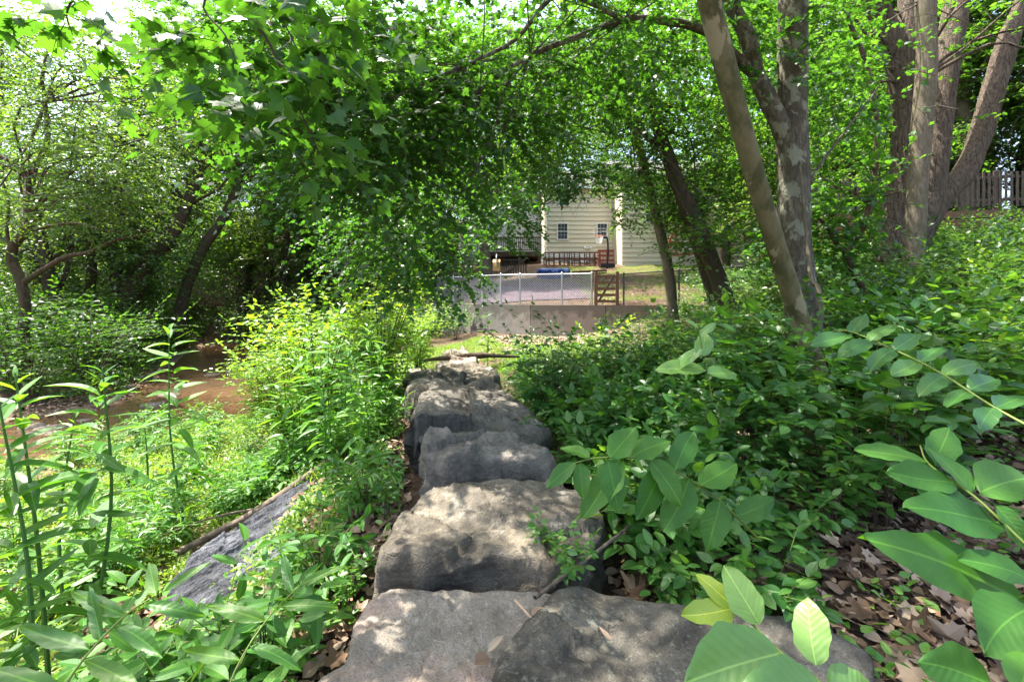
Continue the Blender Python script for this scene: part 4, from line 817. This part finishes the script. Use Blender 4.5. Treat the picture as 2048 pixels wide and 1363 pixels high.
def stalk(name, label, base, top, lm, L, n, seed, r=.009, t0=.15, group=None, tpl=LAN, cat='plant', whorl=1):
    base = np.array(base, float); top = np.array(top, float); r2 = np.random.default_rng(seed); T = thing(name, base, label, cat, group)
    mid = (base+top)/2+r2.normal(0, .045, 3); mb = MB(); mb.tube([base-[0,0,.1], mid, top], [r, r*.8, r*.35], 6, sub=5); mb.build('stem', M['stalk'], T)
    t = np.clip(t0+(1-t0)*(np.arange(n)/n)**.9+r2.normal(0, .02, n)*(np.arange(n) < n*.85), 0, .99); a = np.arange(n)*2.4+r2.normal(0, .3, n)
    pos = base+(top-base)*t[:, None]; up = .12+.7*t**5; el = np.where(t > .95, 1.4, up)
    d = np.stack([np.cos(a), np.sin(a), el+r2.normal(0, .22, n)], 1); nm = np.stack([-np.cos(a)*.6, -np.sin(a)*.6, np.ones(n)], 1)+r2.normal(0, .2, (n, 3))
    s = L*(.6+.6*np.sin(np.pi*np.clip(t*.9, 0, 1)))*(.9+.4*r2.random(n))*np.where(t > .95, .6, 1)
    V, F, rr, uv = leaves(tpl, pos, d, nm, s); mk('foliage', V, F, lm, T, rnd=rr, uv=uv); return T
tall = [((30, 745), (105, 1200), 2.5, 'tall lance leaved stalk, second from the left edge', .20, 34), ((-5, 790), (70, 1180), 2.3, 'tall lance leaved stalk cut by the left edge of the view', .2, 30),
        ((205, 735), (158, 1180), 2.7, 'thick tall stalk with long drooping leaves, right of the leftmost pair', .22, 40), ((150, 825), (138, 1130), 3.0, 'shorter thin stalk just left of the thick tall stalk', .13, 26),
        ((338, 655), (380, 970), 4.4, 'tall single stalk with a leafy tip standing in front of the stream', .24, 36), ((288, 830), (296, 960), 4.9, 'short stalk among the grass left of the single tall stalk', .16, 18)]
for i, (tp_, bs, Y, l, L, n) in enumerate(tall):
    b = P(*bs, Y); b[2] = ground(b[0], b[1]); tp = P(*tp_, Y); stalk('tall_stalk_plant', l, b, tp, M['leaf_stalk'], L*1.0, int(n*1.3), 80+i, group='tall stalks on the left bank', r=.013)
mids = [(660,640,4.6),(700,690,4.5),(615,650,5),(640,720,4.4),(735,650,5.2),(590,700,5.2),(760,690,5.4),(680,610,5.6),(560,760,5.2),(720,760,4.2),(810,640,8),(840,660,8.6),(780,655,7)]
for i, (u, v, Y) in enumerate(mids):
    tp = P(u, v, Y); b = tp+[.05, 0, 0]; b[2] = ground(b[0], b[1]); stalk('dark_stalk_plant', 'dark green narrow leaved stalk beside the bright shrubs', b, tp, M['leaf_cover'], .17, 44, 100+i, group='narrow leaved stalks beside the bright shrubs', r=.007)
tp = P(975, 625, 9.4); b = tp.copy(); b[2] = ground(b[0], b[1]); stalk('dark_stalk_plant', 'single dark leafy stalk standing alone in front of the concrete wall', b, tp, M['leaf_dark'], .2, 40, 130)
wd = [plant('bank_weed', 'x', 'weed', 'g', .42, .22, 7, M['leaf_cover'], .085, 6, .16, LAN, 150+i, spst=6, stem_r=.004, tilt=.5) for i in range(3)]
place(wd, scat(75, -6.5, -1.0, 3.0, 8.5, lambda x, y: x < eL(y)-.3 and sdl(x, y) > 1.9 and not (-3.1 < x < -1.2 and y < 4.6) and (x > -3.4 or rng.random() < .35), .33), 'leafy green weed growing on the grassy bank between the boulders and the stream', 'weeds on the grassy bank', .6, 1.3)
hb = [plant('leafy_herb', 'x', 'plant', 'g', .36, .3, 6, M['leaf_near'], .11, 4, .2, tpl_ovate(.2, 6, .2, .05), 140+i, spst=4, droop=.35, stem_r=.004) for i in range(3)]
place(hb, scat(50, -3.2, -.6, 1.15, 6.0, lambda x, y: x < eL(y)-.3 and x > -y*1.1 and not (-3.1 < x < -1.2 and 2.0 < y < 4.7) and (y < 2.0 or rng.random() < .4), .22), 'broad leaved herb on the slope between the slabs and the slate outcrop', 'broad leaved herbs on the left slope', .7, 1.2)

# --- ground cover, grass, litter: nobody could count these
def scatter(name, n, x0, x1, y0, y1, dens, size, tpl, mat, lift, upright=.5, tilt=.5, ypow=1.):
    x = x0+(x1-x0)*rng.random(n); y = y0+(y1-y0)*rng.random(n)**ypow; m = rng.random(n) < dens(x, y); x, y = x[m], y[m]; n = len(x)
    z = hgt(x, y)+lift*rng.random(n); a = rng.random(n)*6.28
    d = np.stack([np.cos(a), np.sin(a), rng.normal(upright, .3, n)], 1); nm = np.stack([rng.normal(0, tilt, n), rng.normal(0, tilt, n), np.ones(n)], 1)
    s = size*(.5+.8*rng.random(n)); V, F, r, uv = leaves(tpl, np.stack([x, y, z], 1), d, nm, s)
    return tag(mk(name, V, F, mat, rnd=r, uv=uv), kind='stuff')
EL = lambda y: np.interp(y, [0, 3.3, 6.7, 10, 16], [-.62, -.75, -1.55, -1.9, -3.2])
ER = lambda y: np.interp(y, [1.2, 2, 3, 4.2, 6, 10, 13], [1.1, .72, .62, .5, .0, 0, .0])
SDm = lambda x, y: polydist(x, y, STREAM)
nz = lambda x, y, f=1.2: fbm(np.stack([x*f, y*f, x*0], -1), 2)
slate_m = lambda x, y: ((((x+2.2)/.85)**2+((y-3.6)/1.0)**2 > 1) | (nz(x, y, 2.6) > .45))
nz = lambda x, y, f=1.2: fbm(np.stack([x*f, y*f, x*0], -1), 2)
blade = dict(V=np.array([[-.03,0,0],[.03,0,0],[.022,.55,-.05],[-.022,.55,-.05],[0,1,-.28]]), T=np.array([[0,1,2],[0,2,3],[3,2,4]]))
tag(scatter('bank_ground_cover', 120000, -8.5, -.8, 2.6, 10.5, lambda x, y: (x < EL(y)-.2)*(SDm(x, y) > 1.75)*slate_m(x, y)*np.where(nz(x, y) > -.5, 1, .2)*(x < -1.2-.25*(y < 3)), .042, FAR, M['grass'], .14, .3), kind='stuff')
scatter('grass', 26000, -8.5, -1.2, 2.8, 9.5, lambda x, y: (x < EL(y)-.35)*(SDm(x, y) > 1.7)*slate_m(x, y)*(nz(x, y, 2.) > -.2), .17, blade, M['grass'], .02, 2.2, .5)
scatter('slope_ground_cover', 30000, -2.8, .0, 1.0, 9.5, lambda x, y: (x < EL(y)-.05)*slate_m(x, y)*(nz(x, y, 3) > -.15), .05, OVA, M['leaf_cover'], .12, .2)
scatter('meadow_grass', 60000, -4.5, 2.2, 8.6, 14.6, lambda x, y: ((x < -.2-(y-12)*.2) | (y < 12.0))*(x > EL(y)-1.5)*(nz(x, y, .9) > -.35)*(y < np.interp(x, [-4, -1.3, .6, 3], [17, 16, 14.6, 14.4])), .10, blade, M['grass'], .02, 1.6, .5)
scatter('forest_ground_cover', 60000, .0, 15, 1.4, 14, lambda x, y: (x > ER(y))*(x < y*1.3+.4)*(nz(x, y, 2) > -.25)*((y > 3) | (x < 1.1) | (nz(x, y, 3) > .35)), .05, OVA, M['leaf_cover'], .14, .2, ypow=1.5)
scatter('edge_ground_cover', 12000, -1.4, 1.4, 4.0, 11, lambda x, y: ((x > ER(y)-.25)*(x < ER(y)+.8)), .04, FAR, M['leaf_cover'], .12, .4)
scatter('far_bank_ground_cover', 150000, -30, -3, 9.5, 40, lambda x, y: (SDm(x, y) > 2.0)*(x < EL(y)-1.5)*(nz(x, y, .6) > -.55), 0.14, FAR, M['leaf_canopy'], .45, .3)
scatter('lawn_grass', 110000, .6, 13, 14.9, 27, lambda x, y: (y > wall_y(x)+.35)*((x > 2.7) | (x+3.4 < (y-14)*-.2+5.6))*(x > 1.9)*(nz(x, y, .8) > -.45), .075, blade, M['grass'], .02, 1.5, .5)
scatter('upper_slope_ground_cover', 30000, 7, 26, 12, 24, lambda x, y: (nz(x, y, .6) > -.4), .14, FAR, M['leaf_dark'], .4, .3)
def litmat(name, a, b, c): t = NT(name); return t.out(t.ramp(t.n('Attribute', attribute_name='rnd').outputs['Fac'], [(0, a), (.5, b), (1, c)]), .75, None, .25)
M['litter'] = litmat('litter', (.065,.04,.025), (.17,.105,.065), (.36,.27,.19))
dry = dict(V=OVA['V']*[1.35, 1, 1]+[0, 0, .0], T=OVA['T']); dry['V'][:, 2] += .35*np.abs(dry['V'][:, 0])
scatter('leaf_litter', 26000, -3, 4.2, .9, 6.5, lambda x, y: ((x < EL(y)-.02) & (x > -2.9) & ((y < 4.6) | (x > EL(y)-.8)) | (x > ER(y)-.12))*(x < y*1.35+.3), .07, dry, M['litter'], .03, 0., .45, ypow=1.4)
scatter('maple_leaf_litter', 2600, -2, 3.2, .9, 4.5, lambda x, y: ((x < EL(y)-.02) | (x > ER(y)-.1)), .10, dict(V=MAP['V']*[1, 1, -1.6], T=MAP['T']), M['litter'], .04, .05, .4)
scatter('yard_leaf_litter', 2000, 2, 12, 14.8, 22, lambda x, y: (y > wall_y(x)+.3), .09, dry, M['litter'], .03, 0, .5)
scatter('sandy_bank_litter', 5000, -1.0, 2.6, 11, 14.8, lambda x, y: y < wall_y(x)-.05, .06, dry, litmat('pale_litter', (.25,.17,.11), (.38,.28,.2), (.5,.4,.32)), .02, 0, .5)
scatter('stream_bank_litter', 9000, -13, -5, 6, 15, lambda x, y: (np.abs(SDm(x, y)-2.0) < .9), .09, dry, M['litter'], .02, 0, .5)

# --- single fallen things
def drop(name, u, v, label, L, ang, seed, tpl=dry, cat='dry leaf', zz=.03, group='dry leaves on the slabs'):
    p = G(u, v, zz); p[2] = zz+.012; V, F, r, uv = leaves(tpl, p[None], np.array([[math.cos(ang), math.sin(ang), .1]]), np.array([[.2, -.25, 1.]]), np.array([L]))
    o = mk(name, V, F, M['litter'], rnd=np.full(len(V), seed), origin=p); tag(o, label, cat, group)
drop('dry_leaf', 1062, 1240, 'curled brown dry leaf beside the twig on the front slab', .07, .6, .6); drop('dry_leaf', 975, 1310, 'narrow tan dry leaf near the lower middle of the front slab', .10, 1.0, .95, tpl=LAN)
drop('dry_leaf', 948, 1335, 'small brown dry leaf at the lowest part of the front slab', .06, .4, .5); drop('dry_leaf', 1225, 1290, 'tan dry leaf on the dark slab', .08, 2.0, .8, tpl=LAN); drop('dry_leaf', 1200, 960, 'brown dry leaf at the right end of the second boulder', .08, 2.8, .4)
def stick(name, pts, r, label, mat=M['twig'] if 'twig' in M else None, cat='stick', forks=()):
    o = thing(name, pts[0], label, cat); mb = MB(); mb.tube(pts, r, 8, .15, 3, 4); mb.build('branch', mat, o, smooth=True)
    for f in forks: mb = MB(); mb.tube(f, np.linspace(r*.5 if np.isscalar(r) else r[0]*.5, .002, len(f)), 6, .1, 4, 3); mb.build('side_twig', mat, o)
M['dead_wood'] = bark('dead_wood', (.05,.04,.032), (.17,.13,.10), None, (10,10,3), .6, .01)
M['pale_wood'] = plain('pale_wood', (.42,.28,.18), .7)
stick('fallen_stick', [G(1070, 1205, .05)+[0,0,.02], P(1130, 1150, 1.95), P(1200, 1098, 2.15), P(1260, 1050, 2.4)], .008, 'grey brown stick lying between the front slabs and the broad boulder', M['dead_wood'])
stick('dry_twig', [G(1030, 1205, .03)+[0,0,.012], G(1063, 1243, .03)+[0,0,.015]], .004, 'thin pale twig on the pinkish front slab', M['pale_wood'], 'twig')
lg = [P(838, 722, 8.9)+[0,0,-.02], P(900, 716, 9.0), P(960, 712, 9.1), P(1040, 715, 9.2)]
for q in lg: q[2] += .02
stick('fallen_log', lg, np.array([.015, .055, .065, .02]), 'dark fallen log lying across the end of the boulder row', M['bark_dark'], 'log')
rt = [P(470, 975, 4.0), P(540, 945, 4.2), P(600, 935, 4.4), P(650, 925, 4.6)]
rt0 = [(-2.9, 3.9), (-2.45, 4.45), (-1.95, 4.75), (-1.55, 4.95)]; rt = [np.array([x, y, ground(x, y)+.1]) for x, y in rt0]
stick('fallen_branch', rt, np.array([.03, .04, .035, .02]), 'pale brown fallen branch along the top of the slate outcrop', M['dead_wood'], 'branch', [[rt[1], rt[1]+[-.35, -.25, .02], rt[1]+[-.8, -.75, -.02]]])
bp = [(-3.4, 3.9), (-3.9, 3.2)]
sj = [plant('small_seedling', 'x', 'seedling', 'g', .16, .12, 4, M['leaf_spice'], .055, 4, .08, OVB, 170+i, spst=3, stem_r=.003) for i in range(2)]
for i, (u, v, z, l) in enumerate([(1095, 1120, .0, 'small bright seedling growing at the front right corner of the second boulder'), (1140, 1160, .0, 'small seedling beside the stick behind the dark slab'), (700, 1190, -.25, 'small seedling at the left foot of the front slab'),
        (775, 1010, -.2, 'small seedling left of the second boulder'), (1075, 868, .0, 'small seedling in the gap right of the long dark boulder'), (1040, 1150, -.1, 'tiny seedling in the joint between the front slab and the second boulder')]):
    p = G(u, v, z); o = sj[i % 2]
    if i < 2: o.location = p; o['label'] = l; o['group'] = 'seedlings among the boulders'
    else: copy_tree(o, p, i*1.1, 1., l, 'seedlings among the boulders')
# climbing stem on the mottled trunk
vn = thing('climbing_vine', P(1634, 690, 4.7), 'pale woody vine stem curling up beside the mottled trunk', 'vine'); mb = MB()
mb.tube([P(u, v, Y) for u, v, Y in ((1628,740,4.6),(1632,690,4.6),(1641,640,4.6),(1636,575,4.65),(1622,560,4.75),(1614,480,4.9),(1606,400,4.95),(1600,330,4.98))], [.03,.026,.024,.024,.022,.019,.016,.01], 8, .15, 5, 5)
mb.build('stem', M['bark_grey'], vn, smooth=True)

# ------------------------------------------------------------------ close leaves modelled one by one
def hero(T, base, tip, w, nm, mat, bend=.12, fold=.10, seed=0, name='leaf'):
    base, tip = np.array(base), np.array(tip); d = tip-base; L = np.linalg.norm(d); d /= L; nm = nrm(np.array(nm, float)-np.dot(nm, d)*d); sd = np.cross(d, nm)
    nu, nv = 18, 8; V = []; U = []; q0 = np.random.default_rng(int(seed*13+abs(base[0])*999)); bend *= .3+1.9*q0.random(); fold *= .4+1.6*q0.random(); tw = q0.normal(0, .35); ph = q0.random(4)*6; bt = q0.normal(0, .10)
    for i in range(nu+1):
        t = i/nu; ww = w*L/2*(math.sin(math.pi*t**.85)**.7 if 0 < t < 1 else 0)+.0008
        for j in range(nv+1):
            s = j/nv*2-1; wob = 1+.07*math.sin(t*9+ph[0]+s)+.045*math.sin(t*23+ph[1]*s); z = tw*s*ww*t+ fold*abs(s)*ww*1.2-bend*L*(t-.15)**2+.006*L*math.sin(t*26-abs(s)*4+seed)*(abs(s)**1.5)*1.2+.02*L*math.sin(t*5+s*2+seed)
            V.append(base+d*L*t+sd*(ww*s*wob+bt*L*t*t)+nm*z); U.append([.5+s*ww/L, t])
    i = (np.arange(nu)[:, None]*(nv+1)+np.arange(nv)[None]).ravel(); F = np.stack([i, i+1, i+nv+2, i+nv+1], 1)
    o = mk(name, V, F, mat, T, rnd=np.full(len(V), (seed*.37) % 1), uv=np.array(U), smooth=True); return o
def sprig(name, label, stem, lv, mat, smat, r=.0025, cat='branch'):
    T = thing(name, P(*stem[0]), label, cat); mb = MB(); mb.tube([P(*s) for s in stem], [r]+[r*.8]*(len(stem)-2)+[r*.4], 6, sub=4); mb.build('stem', smat, T, smooth=True)
    for i, (bu, bv, tu, tv, Y, dY, w, nm) in enumerate(lv): hero(T, P(bu, bv, Y), P(tu, tv, Y+dY), w, nm, mat[i] if isinstance(mat, list) else mat, seed=i+len(label))
    return T
hp, hy = M['leaf_hero'], leaf_mat('leaf_young', (.18,.27,.03), (.22,.31,.04), (.26,.34,.05), .3, .4, True)
sprig('foreground_sprig', 'bright sprig of seven oval leaves closest to the camera at the lower right', [(1700,1440,.5),(1640,1363,.55),(1560,1302,.59),(1500,1243,.63),(1464,1210,.65)],
      [(1466,1212,1394,1143,.65,.03,.50,(.1,-.75,.6)),(1519,1247,1446,1132,.62,.04,.58,(-.2,-.7,.7)),(1468,1215,1374,1245,.65,-.02,.46,(0,-.6,.8)),(1562,1305,1368,1350,.59,-.02,.62,(-.1,-.7,.7)),(1632,1330,1605,1192,.56,.05,.56,(-.3,-.8,.5)),(1640,1363,1500,1385,.54,-.03,.5,(0,-.6,.8)),(1655,1375,1760,1365,.54,.03,.45,(0,-.6,.8))],
      [hy, hp, hy, hp, hp, hp, hp], M['twig_green'], .0022)
sprig('foreground_branch', 'low branch with very large oval leaves reaching in from the right edge', [(2150,1180,.75),(2048,1085,.8),(1946,990,.86),(1860,930,.93),(1840,890,.97)],
      [(1856,926,1712,884,.93,.05,.36,(.1,-.5,.85)),(1910,965,1788,955,.88,.0,.5,(0,-.6,.8)),(1946,985,1868,888,.87,.06,.62,(.1,-.7,.7)),(1993,1042,1840,1012,.84,-.03,.5,(0,-.6,.8)),(2044,1195,1742,1062,.78,.0,.34,(.15,-.55,.8)),(1990,1010,2085,1110,.84,-.04,.55,(-.2,-.6,.8)),(2060,1160,1912,1090,.76,.03,.5,(0,-.5,.85)),(2060,1215,1935,1262,.72,-.03,.62,(0,-.6,.8)),(1960,985,2060,930,.87,.05,.5,(-.1,-.5,.85)),(1870,930,1900,850,.93,.06,.45,(.2,-.6,.8))],
      M['leaf_near'], M['twig_green'], .003)
sprig('foreground_branch', 'spicebush branch of big oval leaves leaning over the right edge of the second boulder', [(1520,1080,1.3),(1420,985,1.2),(1300,920,1.12),(1200,915,1.06),(1150,925,1.03)],
      [(1150,925,1090,970,1.03,-.03,.42,(.1,-.5,.8)),(1160,925,1164,996,1.04,-.04,.5,(0,-.8,.6)),(1215,918,1240,1025,1.06,-.05,.5,(0,-.8,.5)),(1240,915,1180,1045,1.08,-.07,.42,(-.3,-.7,.6)),(1262,915,1330,868,1.1,.05,.45,(0,-.5,.8)),(1220,915,1270,850,1.06,.07,.5,(0,-.6,.8)),(1300,920,1375,1000,1.12,-.04,.5,(.1,-.6,.7)),(1330,930,1275,1040,1.13,-.06,.45,(.2,-.8,.5)),(1380,955,1340,1070,1.16,-.05,.5,(.2,-.8,.5)),(1400,970,1480,930,1.18,.05,.5,(0,-.5,.8)),(1350,940,1380,850,1.15,.08,.45,(0,-.6,.7)),(1440,1000,1420,1100,1.2,-.06,.55,(0,-.8,.5)),(1180,915,1125,885,1.04,.04,.45,(0,-.5,.8)),(1470,1030,1560,1010,1.25,.0,.5,(0,-.5,.8))],
      M['leaf_near'], M['twig_green'], .003)
sprig('foreground_branch', 'stem of long pointed leaves in the bottom left corner', [(60,1500,.85),(150,1340,.9),(250,1230,.97),(330,1180,1.02)],
      [(330,1180,420,1120,1.02,.06,0.21,(0,-.5,.8)),(310,1190,300,1120,1.0,.08,0.25,(0,-.6,.7)),(290,1205,400,1235,.99,.0,0.20,(.2,-.5,.8)),(250,1230,120,1180,.97,.03,0.17,(-.1,-.5,.8)),(230,1250,340,1290,.96,-.02,0.20,(.1,-.5,.8)),(180,1300,20,1250,.93,.02,0.17,(0,-.5,.8)),(170,1320,290,1365,.92,-.02,0.21,(.1,-.6,.8)),(200,1280,180,1170,.94,.06,0.21,(0,-.6,.7)),(120,1380,-30,1330,.88,.02,0.19,(0,-.5,.8))],
      M['leaf_stalk'], M['twig_green'], .003)
sprig('foreground_branch', 'stem of long pointed leaves rising left of the nearest slab', [(420,1500,1.1),(470,1340,1.2),(540,1230,1.32),(600,1170,1.4)],
      [(600,1170,690,1120,1.4,.06,0.19,(0,-.5,.8)),(585,1185,560,1105,1.38,.09,0.21,(0,-.6,.7)),(560,1210,670,1210,1.35,.0,0.19,(.1,-.5,.8)),(530,1240,410,1205,1.31,.03,0.19,(-.1,-.5,.8)),(500,1290,610,1320,1.26,.0,0.20,(.1,-.5,.8)),(480,1320,360,1300,1.22,.03,0.19,(0,-.5,.8)),(460,1370,560,1400,1.17,0,0.20,(.1,-.5,.8))],
      M['leaf_stalk'], M['twig_green'], .003)
sprig('foreground_branch', 'pair of broad leaves at the bottom right corner', [(2100,1420,.6),(2030,1390,.62),(1975,1370,.64)], [(1990,1372,1850,1298,.63,.0,.55,(0,-.6,.8)),(2040,1390,2060,1290,.6,.05,.5,(-.2,-.6,.7))], M['leaf_near'], M['twig_green'], .003)
up = []
for i, (u, v) in enumerate([(1700,668),(1740,682),(1790,700),(1840,722),(1890,750),(1940,780),(1990,815)]):
    for s in (-1, 1): up.append((u, v, u+(-70 if s < 0 else 35)+i*4, v+(20 if s < 0 else -42)+i*2, 1.75-.08*i, .05*s, .40, (.1*s, -.35, .9)))
sprig('foreground_branch', 'long nearly level branch of glossy leaves crossing below the ridged tree', [(2150,900,1.1),(1990,815,1.27),(1880,745,1.42),(1790,700,1.6),(1690,660,1.78),(1640,672,1.9)], up, M['leaf_spice'], M['twig_green'], .004)
sprig('upright_sprig', 'small bright upright sprig in front of the arching tree', [(1425,800,1.35),(1412,730,1.33),(1400,672,1.31),(1396,650,1.3)],
      [(1398,672,1432,645,1.31,.0,.4,(.2,-.5,.8)),(1402,712,1412,662,1.31,.03,.62,(0,-1,.3)),(1404,700,1340,728,1.31,.05,.5,(0,-.5,.8)),(1396,655,1375,636,1.3,.0,.35,(0,-.7,.7)),(1412,740,1312,726,1.33,.0,.42,(0,-.5,.8)),(1415,745,1480,745,1.33,.05,.45,(0,-.5,.8))], hp, M['twig_green'], .002)
